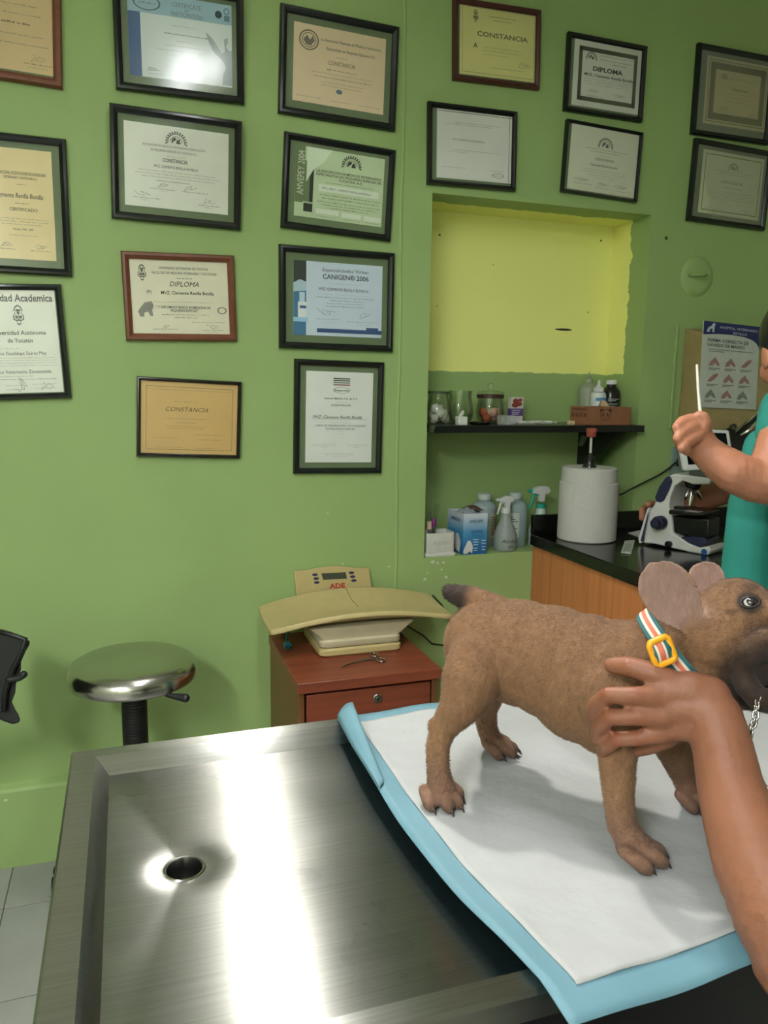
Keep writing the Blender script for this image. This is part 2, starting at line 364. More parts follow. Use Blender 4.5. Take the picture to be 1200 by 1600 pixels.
# ------------------------------------------------------------------ framed certificates
INK = (52, 52, 50); GREY = (128, 126, 118)
PANE = glassmat('picture_glass', (253, 254, 253), rough=0.14, base=0.04, edge=0.6)
def inkmat(c): return mat('ink_%d_%d_%d' % c, c, rough=.8, var=0)
def fit(c4, y):
    q = [on(x, yy, 'y', y) for x, yy in c4]
    c = (q[0]+q[1]+q[2]+q[3])/4
    ex = (q[1]-q[0]+q[2]-q[3])/2; ez = (q[0]-q[3]+q[1]-q[2])/2
    return c, ex.length, ez.length, math.atan2(ex.z, ex.x)
def certificate(label, outer, paper, mould, fw, papercol, items, matcol=(112, 128, 92), fmat=None, lean=0.0, group='framed certificates on the green wall'):
    FD = 0.02; papercol = tuple(min(248, int(v*1.18)) for v in papercol)
    c, W, Hh, ang = fit(outer, D-FD)
    cp, PW, PH, _ = fit(paper, D-.008)
    t = thing('framed_certificate', label, 'certificate', (c.x, D, c.z-Hh/2*math.cos(ang)), group)
    t.rotation_euler = (lean, -ang, 0)
    px, pz = cp.x-c.x, cp.z-c.z; ca, sa = math.cos(-ang), math.sin(-ang)
    px, pz = px*ca-pz*sa, px*sa+pz*ca
    cz = Hh/2
    # moulding: profile swept round the rectangle with mitred corners
    prof = [(0, 0), (0, -FD*.7), (fw*.18, -FD*.95), (fw*.5, -FD), (fw*.82, -FD*.8), (fw, -FD*.62), (fw, -.003), (fw*.6, 0)]
    m = MB(); rings = []
    for sx, sz in ((-1, -1), (1, -1), (1, 1), (-1, 1)):
        rings.append([V((sx*(W/2-a), y, cz+sz*(Hh/2-a))) for a, y in prof])
    k = len(prof)
    for r in rings: m.v += r
    for j in range(4):
        for i in range(k):
            a = j*k+i; b = j*k+(i+1) % k; a2 = ((j+1) % 4)*k+i; b2 = ((j+1) % 4)*k+(i+1) % k
            m.f.append((a, b, b2, a2))
    m.build('moulding', mould, t, world=False, smooth=0.7)
    iw, ih = W/2-fw*.8, Hh/2-fw*.8
    MB().box(-iw, iw, -.006, -.002, cz-ih, cz+ih).build('mat_board', mat('mat_%d_%d_%d' % matcol, matcol, rough=.7, var=.03), t, world=False, smooth=0)
    pw, ph = PW/2, PH/2
    pp = MB().box(px-pw, px+pw, -.0075, -.006, cz+pz-ph, cz+pz+ph).build('paper', mat('paper_%d_%d_%d' % papercol, papercol, rough=.75, var=.03, nscale=14), t, world=False, smooth=0)
    MB().box(-iw, iw, -.0112, -.0102, cz-ih, cz+ih).build('glass_pane', PANE, t, world=False, smooth=0)
    groups = {}
    def G(col, nm='lettering'):
        if min(col) > 140: col = tuple(min(248, int(v*1.15)) for v in col)
        return groups.setdefault((col, nm), MB())
    lay = [0.0]
    def pt(u, v_, e=0.0): return V((px+(u-.5)*PW, -.0078-e, cz+pz+(.5-v_)*PH))
    rnd = random.Random(len(label)*13+int(W*1000))
    for it in items:
        kd = it[0]
        if kd == 'T':
            _, s_, u, v_, h, wd, col = it[:7]; op = it[7] if len(it) > 7 else {}
            if op.get('rot'):
                text_on(G(col), s_, pt(u, v_, .0004), (0,0,1), (-1,0,0), h*PW, wd*PH if wd else None, op.get('b', 0), op.get('sh', 0))
            else: text_on(G(col), s_, pt(u, v_, .0004), (1,0,0), (0,0,1), h*PH, wd*PW if wd else None, op.get('b', 0), op.get('sh', 0))
        elif kd == 'L':                       # a line of print too small to read
            _, u0, u1, v_, h, col = it[:6]; u = u0
            hh0 = h*PH/2; lw = h*PH*.42/PW; col2 = tuple(int(col[k]*.72+papercol[k]*.28) for k in range(3)); q = G(col2, 'fine_print')
            while u < u1-.004:
                for k in range(rnd.randint(2, 9)):
                    if u > u1: break
                    ww = lw*rnd.uniform(.45, .8); a = pt(u, v_, .0003); b = pt(u+ww, v_, .0003); hh = hh0*rnd.choice((.5, .55, .85)); lo = -hh0*.5
                    q.add([a+V((0,0,lo)), b+V((0,0,lo)), b+V((0,0,lo+hh)), a+V((0,0,lo+hh))], [(0,1,2,3)]); u += lw
                u += lw*.9
        elif kd == 'R':
            _, u0, u1, v0, v1, col = it[:6]; e = .0001+lay[0]; lay[0] += .00005
            G(col, it[6] if len(it) > 6 else 'printed_band').add([pt(u0, v1, e), pt(u1, v1, e), pt(u1, v0, e), pt(u0, v0, e)], [(0,1,2,3)])
        elif kd == 'B':                       # printed border line
            _, ins, th, col = it; iu, iv = ins, ins*PW/PH; tu, tv = th, th*PW/PH; q = G(col, 'border')
            for (a, b, c_, d_) in ((iu, 1-iu, iv, iv+tv), (iu, 1-iu, 1-iv-tv, 1-iv), (iu, iu+tu, iv, 1-iv), (1-iu-tu, 1-iu, iv, 1-iv)):
                q.add([pt(a, d_, .0002), pt(b, d_, .0002), pt(b, c_, .0002), pt(a, c_, .0002)], [(0,1,2,3)])
        elif kd == 'S':                       # signature scrawl
            _, u, v_, sw, sh, col = it; q = G(col, 'signature'); n = 26; last = None; ph0 = rnd.uniform(0, 6); fr = rnd.uniform(2.2, 3.6)
            for i in range(n+1):
                tt = i/n; p = pt(u-sw/2+sw*tt+.25*sw*math.sin(tt*fr*6+ph0), v_-sh*.5*math.sin(tt*fr*5+ph0*2)*(1-.6*tt), .0004)
                if last is not None and (p-last).length > 1e-6:
                    dd = (p-last).normalized(); nn_ = V((-dd.z, 0, dd.x))*.00035
                    q.add([last-nn_, p-nn_, p+nn_, last+nn_], [(0,1,2,3)])
                last = p
        elif kd == 'E':                       # ellipse or ring
            _, u, v_, ru, rv, th, col = it; q = G(col, 'emblem'); n = 28; c_ = pt(u, v_, .0003)
            A = [c_+V((ru*PW*math.cos(6.2832*i/n), 0, rv*PH*math.sin(6.2832*i/n))) for i in range(n)]
            if th <= 0: q.add(A, [tuple(range(n))])
            else:
                I_ = [c_+(p-c_)*(1-th) for p in A]; q.add(A+I_, [(i, (i+1) % n, n+(i+1) % n, n+i) for i in range(n)])
        elif kd == 'PG':
            _, poly, col = it[:3]; e = .0003+(it[3] if len(it) > 3 else 0)
            G(col, 'emblem').add([pt(u, v_, e) for u, v_ in poly], [tuple(range(len(poly)))])
        elif kd == 'ARCH':                    # half-round association crest with animals inside
            _, u, v_, sz, col = it; q = G(col, 'emblem'); s_ = sz*PH; c_ = pt(u, v_, .0003)
            def arc(r0, r1, a0, a1, n=16):
                A = [c_+V((r1*s_*math.cos(a0+(a1-a0)*i/n), 0, r1*s_*math.sin(a0+(a1-a0)*i/n))) for i in range(n+1)]
                I_ = [c_+V((r0*s_*math.cos(a0+(a1-a0)*i/n), 0, r0*s_*math.sin(a0+(a1-a0)*i/n))) for i in range(n+1)]
                q.add(A+I_, [(i, i+1, n+2+i, n+1+i) for i in range(n)])
            arc(.78, .86, -.1, PI+.1); arc(.55, .6, .1, PI-.1)
            for i in range(14):
                a = -.1+(PI+.2)*i/13; arc(.88, 1.05, a-.07, a+.07, 1)
            dog = [(-.45,-.05),(-.42,.25),(-.3,.42),(-.1,.5),(.0,.42),(.06,.3),(-.06,.28),(-.14,.15),(-.3,.1),(-.32,-.05)]
            cat = [(-.02,-.05),(.02,.15),(.12,.28),(.16,.42),(.2,.3),(.3,.32),(.33,.42),(.38,.25),(.34,.12),(.45,.0),(.4,-.08),(.1,-.08)]
            for pl in (dog, cat): q.add([c_+V((a*s_, -.0001, b*s_)) for a, b in pl], [tuple(range(len(pl)))])
        elif kd == 'SHIELD':                  # university crest
            _, u, v_, sz, col = it; c_ = pt(u, v_, .0003); s_ = sz*PH/2
            pl = [(0,1),(.28,.8),(.42,.45),(.3,.2),(.5,-.1),(.48,-.45),(.2,-.6),(.16,-.9),(0,-1),(-.16,-.9),(-.2,-.6),(-.48,-.45),(-.5,-.1),(-.3,.2),(-.42,.45),(-.28,.8)]
            q = G(col, 'emblem'); n = len(pl); A = [c_+V((a*s_, 0, b*s_)) for a, b in pl]; I_ = [c_+V((a*s_*.8, 0, b*s_*.85)) for a, b in pl]
            q.add(A+I_, [(i, (i+1) % n, n+(i+1) % n, n+i) for i in range(n)])
            for a, b, ww, hh in ((0,.45,.22,.1),(0,.2,.12,.12),(-.18,-.2,.12,.14),(.18,-.2,.12,.14),(0,-.5,.2,.06),(0,-.2,.03,.3)):
                q.add([c_+V(((a-ww)*s_,-.0001,(b-hh)*s_)), c_+V(((a+ww)*s_,-.0001,(b-hh)*s_)), c_+V(((a+ww)*s_,-.0001,(b+hh)*s_)), c_+V(((a-ww)*s_,-.0001,(b+hh)*s_))], [(0,1,2,3)])
    for (col, nm), q in groups.items():
        q.build(nm, inkmat(col), pp, world=False, smooth=0, fix=False)['kind'] = 'stuff'
    return t
BLK = mat('black_frame_lacquer', (20, 24, 22), rough=.22, var=.05)
BRN = mat('brown_frame_wood', (112, 64, 40), rough=.35, var=.15, nscale=50)
RED = mat('mahogany_frame_wood', (72, 34, 28), rough=.35, var=.12, nscale=50)
WORN = mat('worn_black_frame', (30, 26, 20), rough=.25, var=.5, nscale=90)
W_ = (214, 212, 200); BE = (196, 172, 132); PK = (206, 186, 156)
NAME = 'CLEMENTE REVILLA BONILLA'
certificate('brown wooden frame with beige certificate, cut off at the top left corner', [(-118,-112),(90,-75),(95,140),(-110,101)], [(-100,-95),(77,-62),(82,123),(-94,87)], BRN, .022, BE,
  [('L',.3,.9,.1,.03,GREY),('L',.35,.8,.25,.045,INK),('L',.2,.85,.42,.028,GREY),('L',.25,.9,.5,.028,GREY),('L',.3,.78,.58,.04,INK),('L',.35,.9,.68,.028,GREY),('L',.4,.95,.76,.028,GREY),('S',.85,.87,.12,.07,GREY),('L',.72,.98,.92,.022,INK),('L',.76,.94,.95,.02,GREY)])
certificate('black frame with pale blue headed certificate, catching the light, at the top', [(175,-37),(383,-8),(380,164),(181,134)], [(198,-12),(363,13),(361,139),(204,115)], BLK, .02, (200, 206, 206),
  [('R',0,1,0,.24,(150,178,192)),('R',0,.115,.24,1,(82,110,158)),('E',.18,.12,.13,.09,.12,(90,110,120)),('L',.1,.26,.12,.05,(90,110,120)),('T','CERTIFICATE',.56,.09,.055,.28,(120,140,150)),('T','OF',.56,.145,.03,.04,(120,140,150)),('T','PARTICIPATION',.56,.2,.055,.3,(120,140,150)),
   ('E',.87,.13,.035,.045,0,(50,70,90)),('E',.95,.08,.03,.04,.3,(90,120,140)),('R',.925,.98,.13,.2,(110,140,160)),('L',.42,.66,.34,.028,GREY),('L',.34,.76,.44,.035,INK),('L',.45,.62,.52,.02,GREY),('L',.34,.7,.58,.026,GREY),('L',.26,.72,.64,.022,GREY),('L',.4,.66,.7,.022,GREY),('L',.45,.6,.78,.02,GREY),('L',.4,.62,.83,.02,GREY),('L',.48,.58,.89,.02,GREY),('S',.22,.9,.1,.05,GREY),('L',.17,.32,.95,.018,GREY),
   ('PG',[(.74,.36),(.8,.42),(.86,.52),(.9,.6),(.93,.56),(.92,.42),(.96,.4),(.96,.46),(.94,.5),(.97,.56),(1,.54),(1,.98),(.9,.98),(.91,.84),(.94,.76),(.9,.68),(.82,.6),(.77,.48)],(158,166,168))], lean=0.078)
certificate('black frame with white certificate bearing a half-round crest, below the blue headed one', [(170,162),(376,191),(375,359),(172,339)], [(192,190),(355,212),(354,336),(193,319)], BLK, .02, W_,
  [('ARCH',.49,.19,.13,(110,112,106)),('T','ASOCIACION DE MEDICOS VETERINARIOS ESPECIALISTAS',.47,.245,.028,.6,GREY),('T','EN PEQUEÑAS ESPECIES DE YUCATAN A.C.',.47,.3,.028,.44,GREY),('L',.4,.58,.36,.02,GREY),('T','CONSTANCIA',.48,.41,.045,.24,INK,{'b':.01}),('T','MVZ. '+NAME,.49,.49,.032,.42,INK),('L',.13,.87,.55,.024,GREY),('L',.1,.92,.585,.024,GREY),('L',.16,.86,.62,.024,GREY),('L',.3,.62,.665,.022,INK),('S',.36,.72,.09,.07,GREY),('S',.62,.72,.1,.07,GREY),('L',.24,.48,.765,.022,INK),('L',.33,.4,.79,.018,GREY),('L',.55,.8,.765,.022,INK),('S',.18,.84,.12,.06,GREY),('L',.08,.32,.89,.022,INK),('L',.15,.24,.915,.018,GREY),('S',.8,.86,.1,.07,GREY),('L',.7,.92,.91,.022,INK),('L',.76,.86,.935,.018,GREY)], lean=.075)
certificate('reddish brown wooden frame with cream diploma, hung slightly crooked', [(190,391),(368,399),(372,533),(199,532)], [(203,403),(357,410),(362,523),(210,521)], BRN, .02, (206, 200, 180),
  [('SHIELD',.12,.18,.22,(90,92,88)),('T','UNIVERSIDAD AUTONOMA DE YUCATAN',.54,.11,.034,.5,INK),('T','FACULTAD DE MEDICINA VETERINARIA Y ZOOTECNIA',.55,.175,.034,.66,INK),('L',.46,.62,.245,.026,INK),('T','DIPLOMA',.54,.32,.07,.3,INK,{'sh':.25}),('T','(R)',.18,.43,.045,.05,INK),('T','MVZ. Clemente Revilla Bonilla',.57,.44,.045,.54,INK,{'b':.012}),('L',.22,.82,.565,.024,GREY),('T','" 1º DIPLOMADO BASICO EN MEDICINA DE',.52,.635,.034,.56,INK,{'b':.01}),('T','PEQUEÑAS ESPECIES"',.53,.68,.034,.28,INK,{'b':.01}),('L',.3,.78,.735,.026,INK),('L',.42,.66,.775,.026,INK),('L',.6,.95,.835,.024,INK),
   ('PG',[(.06,.7),(.09,.64),(.13,.58),(.2,.56),(.22,.62),(.2,.68),(.21,.76),(.18,.76),(.16,.7),(.12,.72),(.12,.77),(.08,.77)],(150,148,138)),('E',.92,.67,.05,.05,.3,(150,148,138)),('S',.33,.9,.06,.06,GREY),('L',.2,.44,.935,.024,INK),('L',.28,.36,.96,.018,GREY),('S',.82,.9,.1,.07,GREY),('L',.7,.92,.945,.024,INK),('L',.74,.88,.97,.018,GREY)])
certificate('worn narrow black frame with yellowed old certificate, lowest in its column', [(210,587),(375,597),(374,717),(212,714)], [(217,594),(369,602),(367,712),(218,709)], WORN, .011, (192, 160, 104),
  [('B',.05,.004,(120,104,70)),('L',.06,.92,.105,.024,(150,128,88)),('L',.34,.58,.265,.024,(140,120,80)),('T','CONSTANCIA',.47,.37,.062,.44,(98,80,52),{'sh':.35}),('L',.26,.68,.5,.026,(140,118,80)),('L',.36,.56,.555,.022,(140,118,80)),('L',.25,.67,.605,.024,(140,118,80)),('L',.28,.66,.635,.024,(140,118,80)),('L',.55,.85,.715,.024,(140,118,80)),('L',.12,.38,.77,.024,(130,110,72)),('L',.6,.83,.785,.024,(130,110,72)),('L',.14,.42,.9,.022,(130,110,72)),('L',.57,.8,.905,.022,(130,110,72))])
certificate('black frame with cream portrait certificate, cut off at the left picture edge', [(-48,200),(102,216),(113,432),(-40,423)], [(-24,226),(80,238),(88,408),(-18,402)], BLK, .019, (208, 190, 146),
  [('T','TO AL NACIONAL DE EDUCACION DE LA MEDICINA',.5,.22,.028,.8,INK),('T','VETERINARIA Y ZOOTECNIA A.C.',.52,.26,.024,.5,INK),('L',.45,.6,.32,.018,GREY),('T','Clemente Revilla Bonilla',.48,.42,.045,.72,INK,{'sh':.15}),('L',.42,.64,.49,.018,INK),('T','CERTIFICADO',.54,.545,.03,.42,INK),('L',.1,.9,.63,.017,GREY),('L',.12,.9,.655,.017,GREY),('L',.2,.8,.68,.017,GREY),('T','Periodo 1996 - 2001',.52,.725,.02,.3,INK),('L',.3,.72,.78,.017,GREY),('S',.25,.87,.14,.05,GREY),('L',.1,.38,.91,.017,INK),('S',.78,.88,.12,.05,GREY),('L',.62,.92,.915,.017,INK)])
certificate('black frame with white university degree in blackletter, at the left picture edge', [(-50,442),(99,444),(115,622),(-33,627)], [(-42,453),(89,453),(103,612),(-26,616)], BLK, .016, W_,
  [('T','La Unidad Academica',.52,.075,.07,.9,(86,86,82),{'b':.02}),('SHIELD',.54,.24,.2,(110,112,108)),('T','Universidad Autónoma',.52,.41,.042,.66,(60,60,58),{'b':.006}),('T','de Yucatán',.53,.485,.042,.3,(60,60,58),{'b':.006}),('L',.2,.5,.565,.018,GREY),('T','Mónica Guadalupe Suárez May',.5,.61,.035,.66,(70,70,66)),('L',.05,.93,.655,.016,GREY),('L',.05,.95,.68,.016,GREY),('L',.05,.93,.705,.016,GREY),('L',.05,.95,.73,.016,GREY),('T','Médico Veterinario Zootecnista',.5,.79,.035,.74,(80,80,76)),('L',.1,.65,.835,.016,GREY),('L',.08,.92,.865,.016,INK),('S',.5,.91,.08,.16,INK),('L',.3,.56,.925,.016,GREY),('S',.8,.94,.14,.08,GREY),('L',.62,.92,.915,.016,GREY),('L',.66,.9,.955,.016,GREY),('L',.3,.52,.965,.016,INK)], lean=0)
certificate('black frame with pinkish certificate and round seal, topmost of the middle column', [(437,1),(623,41),(617,203),(433,175)], [(457,32),(601,61),(597,179),(455,156)], BLK, .02, PK,
  [('E',.16,.2,.105,.13,.12,(120,112,98)),('E',.16,.2,.075,.095,.1,(120,112,98)),('PG',[(.1,.2),(.14,.14),(.17,.2),(.2,.14),(.22,.2),(.18,.27),(.13,.26)],(130,120,104)),('T','La Asociación Mexicana de Medicos Veterinarios',.62,.16,.04,.66,(96,90,78)),('T','Especialistas en Pequeñas Especies A.C.',.62,.265,.04,.54,(96,90,78)),('L',.45,.58,.36,.02,GREY),('T','CONSTANCIA',.52,.44,.055,.3,(110,102,86)),('L',.36,.68,.53,.035,(110,102,86)),('L',.18,.86,.585,.02,GREY),('L',.22,.84,.635,.03,(110,102,86)),('L',.3,.76,.7,.022,GREY),('L',.3,.74,.74,.022,GREY),('E',.5,.8,.035,.03,0,(110,130,150)),('L',.05,.3,.92,.022,(110,102,86)),('L',.4,.62,.93,.022,(110,102,86)),('L',.72,.96,.93,.022,(110,102,86))])
certificate('black frame with green tinted certificate and dark side band of the animal crest', [(441,203),(616,233),(609,377),(437,354)], [(460,226),(598,248),(593,354),(456,337)], BLK, .019, (178, 192, 158),
  [('R',0,.1,0,.8,(118,138,92)),('R',.1,.2,.22,.92,(46,52,42)),('T','AMVEPEY 2004',.055,.38,.075,.62,(205,205,190),{'rot':1}),('R',.09,.21,.78,.8,(178,192,158)),('R',.1,.16,.2,.78,(118,138,92)),('PG',[(.12,0),(.4,0),(.3,.2),(.2,.3),(.12,.5)],(204,214,192)),('ARCH',.62,.19,.15,(60,66,54)),('T','LA ASOCIACION DE MEDICOS VETERINARIOS',.6,.31,.035,.74,(56,62,50),{'b':.01}),('T','ESPECIALISTAS EN PEQUEÑAS ESPECIES DE',.6,.36,.035,.74,(56,62,50),{'b':.01}),('T','YUCATAN, A.C.',.62,.41,.035,.28,(56,62,50),{'b':.01}),('L',.34,.88,.465,.028,(70,78,62)),('R',.26,.95,.5,.6,(206,212,196)),('T','MVZ. CENT. '+NAME,.58,.55,.03,.56,(66,70,60)),('L',.27,.97,.645,.032,(70,78,62)),('L',.3,.94,.69,.036,(60,66,54)),('L',.25,.97,.745,.032,(60,66,54)),('L',.3,.94,.785,.032,(60,66,54)),('L',.4,.84,.825,.032,(60,66,54)),('R',.24,.5,.855,.925,(206,212,196)),('R',.53,.76,.865,.935,(206,212,196)),('R',.79,.99,.87,.94,(206,212,196)),('L',.24,.48,.96,.02,(70,78,62)),('L',.55,.74,.965,.02,(70,78,62)),('L',.8,.98,.965,.02,(70,78,62))], matcol=(118, 136, 98))
certificate('black frame with blue and white vaccine certificate showing a small bottle', [(436,380),(617,395),(615,550),(437,544)], [(458,406),(597,416),(596,528),(458,523)], BLK, .02, (186, 196, 208),
  [('R',0,.14,0,.3,(62,66,66)),('R',0,.14,.3,1,(74,130,170)),('PG',[(0,.3),(.07,.25),(.14,.28),(.14,.4),(0,.42)],(168,190,200)),('R',.05,.14,.55,.78,(214,222,226)),('R',.065,.125,.42,.55,(180,200,212)),('R',.07,.14,.6,.64,(66,110,150)),('R',0,.16,.76,.82,(150,190,210)),('T','Especialidades Virbac',.58,.1,.045,.52,(78,84,92)),('T','CANIGEN® 2006',.58,.19,.065,.52,(66,72,82),{'b':.012}),('L',.4,.76,.28,.02,(140,148,158)),('T','MVZ. '+NAME,.56,.36,.04,.56,(74,80,88)),('L',.34,.8,.43,.02,(140,148,158)),('L',.25,.9,.47,.028,(96,102,112)),('L',.4,.8,.51,.028,(96,102,112)),('L',.37,.78,.55,.026,(96,102,112)),('L',.36,.8,.59,.026,(96,102,112)),('S',.36,.68,.14,.1,(60,64,80)),('S',.8,.7,.1,.1,(60,64,80)),('L',.25,.5,.77,.022,(110,116,126)),('L',.3,.46,.815,.018,(140,148,158)),('L',.6,.95,.79,.022,(110,116,126)),('L',.7,.9,.83,.018,(140,148,158)),('R',.26,1,.9,.955,(62,90,142)),('R',.82,.96,.865,.92,(62,90,142)),('T','Veterinaria',.89,.89,.025,.11,(190,205,225)),('L',.28,.8,.93,.02,(150,170,200))])
certificate('black portrait frame with white certificate and striped logo, lowest of the middle column', [(459,560),(600,566),(596,740),(459,741)], [(477,579),(582,583),(579,722),(476,723)], BLK, .018, (216, 217, 206),
  [('R',.4,.65,.068,.08,(60,84,66)),('R',.4,.65,.09,.102,(60,84,66)),('R',.4,.65,.114,.124,(60,84,66)),('R',.4,.65,.136,.148,(150,60,60)),('E',.525,.2,.125,.034,.08,(120,122,114)),('T','Intervet',.525,.2,.026,.2,(60,64,60),{'b':.012}),('T','Intervet México, S.A. de C.V.',.52,.29,.02,.5,INK,{'b':.01}),('L',.44,.62,.33,.013,GREY),('T','CONSTANCIA',.52,.365,.024,.3,(60,60,58)),('R',.515,.525,.405,.411,GREY),('T','MVZ. Clemente Revilla Bonilla',.47,.495,.034,.74,(50,50,50),{'sh':.4}),('R',.1,.94,.518,.52,(150,150,142)),('L',.38,.7,.558,.012,GREY),('T','CURSO DE INMUNOLOGÍA Y ACTUALIDADES',.52,.59,.022,.76,(112,112,106)),('T','EN PEQUEÑAS ESPECIES',.52,.625,.022,.44,(112,112,106)),('L',.46,.58,.655,.013,GREY),('L',.47,.57,.68,.013,GREY),('R',.08,.46,.795,.797,(170,170,160)),('L',.08,.46,.812,.013,GREY),('L',.2,.34,.832,.012,GREY),('R',.58,.94,.795,.797,(170,170,160)),('L',.62,.92,.812,.013,GREY),('L',.72,.82,.832,.012,GREY),('R',.28,.72,.9,.902,(170,170,160)),('L',.3,.72,.915,.013,GREY),('L',.38,.64,.935,.012,GREY)])
certificate('dark red wooden frame with yellowish certificate, above the niche', [(713,-6),(850,14),(845,140),(710,122)], [(722,2),(842,23),(837,131),(718,113)], RED, .016, (214, 204, 140),
  [('B',.03,.004,(150,144,96)),('SHIELD',.2,.16,.18,(110,108,72)),('L',.38,.72,.14,.032,(110,106,76)),('L',.44,.66,.19,.03,(110,106,76)),('T','CONSTANCIA',.55,.4,.07,.66,(96,92,62),{'b':.01}),('T','A',.2,.57,.075,.055,(96,92,62),{'b':.01}),('L',.3,.8,.58,.022,(150,144,100)),('L',.28,.82,.63,.022,(150,144,100)),('L',.28,.6,.68,.022,(150,144,100)),('L',.4,.82,.86,.024,(120,116,84)),('S',.84,.78,.14,.1,(130,126,92))])
certificate('plain black frame with grey two column letter, right above the niche corner', [(672,157),(811,173),(808,299),(670,286)], [(683,168),(802,184),(799,288),(683,276)], BLK, .015, (208, 207, 202),
  [('R',0,1,.02,.028,(90,90,88)),('R',.96,.966,0,1,(120,120,116)),('R',.0,.006,0,1,(120,120,116)),('L',.22,.84,.17,.02,(100,100,98)),('L',.12,.72,.2,.02,(100,100,98)),('T','MVZ. '+NAME,.42,.42,.026,.42,(96,96,94)),('L',.22,.84,.57,.02,(100,100,98)),('L',.16,.4,.6,.02,(100,100,98)),('L',.08,.4,.83,.02,(100,100,98)),('L',.72,.9,.83,.018,(100,100,98)),('E',.82,.9,.08,.035,.12,(110,110,108)),('L',.76,.88,.9,.03,(120,120,118))])
certificate('small black frame with diploma inside a dark printed border', [(890,47),(1013,71),(1005,190),(883,171)], [(898,60),(1005,79),(997,180),(893,163)], BLK, .015, (214, 214, 204),
  [('B',.07,.05,(92,90,70)),('ARCH',.25,.26,.1,(90,90,84)),('L',.38,.86,.19,.03,(70,70,66)),('L',.38,.86,.25,.03,(70,70,66)),('L',.56,.78,.3,.03,(70,70,66)),('T','DIPLOMA',.5,.4,.07,.44,(62,62,58),{'b':.03}),('T','MVZ. Clemente Revilla Bonilla',.52,.5,.045,.72,(62,62,58),{'b':.015}),('L',.16,.88,.56,.024,(110,110,104)),('L',.16,.88,.6,.024,(110,110,104)),('L',.2,.84,.64,.024,(110,110,104)),('S',.3,.74,.14,.05,(110,110,104)),('L',.2,.44,.82,.024,(100,100,94)),('S',.7,.76,.14,.06,(110,110,104)),('L',.58,.84,.84,.024,(100,100,94))])
certificate('small black frame with white certificate, directly above the niche right corner', [(886,184),(1004,206),(996,316),(878,298)], [(891,191),(998,211),(992,311),(886,293)], BLK, .009, (212, 210, 194),
  [('ARCH',.5,.28,.14,(110,110,100)),('L',.22,.82,.33,.028,(110,110,102)),('L',.28,.74,.37,.028,(110,110,102)),('L',.4,.6,.43,.02,(140,140,130)),('T','CONSTANCIA',.5,.48,.04,.28,(90,90,84)),('T','Clemente Revilla Bonilla',.5,.575,.04,.4,(90,90,84)),('L',.18,.84,.65,.024,(120,120,112)),('L',.15,.86,.69,.024,(120,120,112)),('L',.3,.72,.73,.024,(120,120,112)),('L',.36,.66,.77,.022,(120,120,112)),('S',.2,.83,.16,.06,(110,110,104)),('L',.08,.34,.89,.022,(110,110,104)),('S',.5,.86,.14,.05,(110,110,104)),('L',.4,.62,.92,.022,(110,110,104)),('S',.78,.87,.14,.06,(110,110,104)),('L',.66,.94,.93,.022,(110,110,104))])
certificate('black frame with ornate gold bordered diploma, at the upper right edge', [(1096,65),(1213,88),(1204,226),(1081,208)], [(1108,86),(1205,105),(1195,207),(1097,191)], BLK, .017, (212, 194, 154),
  [('B',.06,.08,(128,114,62)),('B',.03,.012,(150,136,90)),('ARCH',.28,.3,.07,(110,100,70)),('L',.36,.74,.28,.03,(120,108,80)),('T','Diploma',.54,.43,.06,.26,(120,70,50)),('L',.3,.76,.5,.022,(130,118,90)),('L',.34,.74,.56,.022,(130,118,90)),('L',.3,.78,.62,.022,(130,118,90)),('S',.3,.74,.14,.06,(110,100,76)),('S',.75,.78,.14,.06,(110,100,76)),('L',.22,.42,.79,.02,(120,108,80)),('L',.64,.84,.82,.02,(120,108,80))], matcol=(112, 124, 100))
certificate('black frame with pale certificate in a thin border, below the gold bordered diploma', [(1087,213),(1206,236),(1198,360),(1076,344)], [(1098,233),(1193,248),(1184,346),(1090,330)], BLK, .017, (212, 212, 184),
  [('B',.04,.012,(120,118,84)),('ARCH',.5,.25,.1,(104,104,86)),('L',.18,.86,.29,.026,(104,104,86)),('L',.26,.76,.33,.026,(104,104,86)),('T','CONSTANCIA',.5,.46,.05,.36,(100,100,82)),('L',.34,.68,.55,.036,(100,100,82)),('L',.12,.88,.62,.024,(104,104,86)),('L',.12,.88,.66,.024,(104,104,86)),('L',.12,.88,.7,.024,(104,104,86)),('L',.2,.84,.74,.024,(104,104,86)),('L',.6,.84,.8,.02,(110,110,92)),('L',.1,.4,.9,.02,(104,104,86)),('S',.75,.88,.14,.05,(104,104,86)),('L',.62,.88,.92,.02,(104,104,86))], matcol=(112, 128, 104))

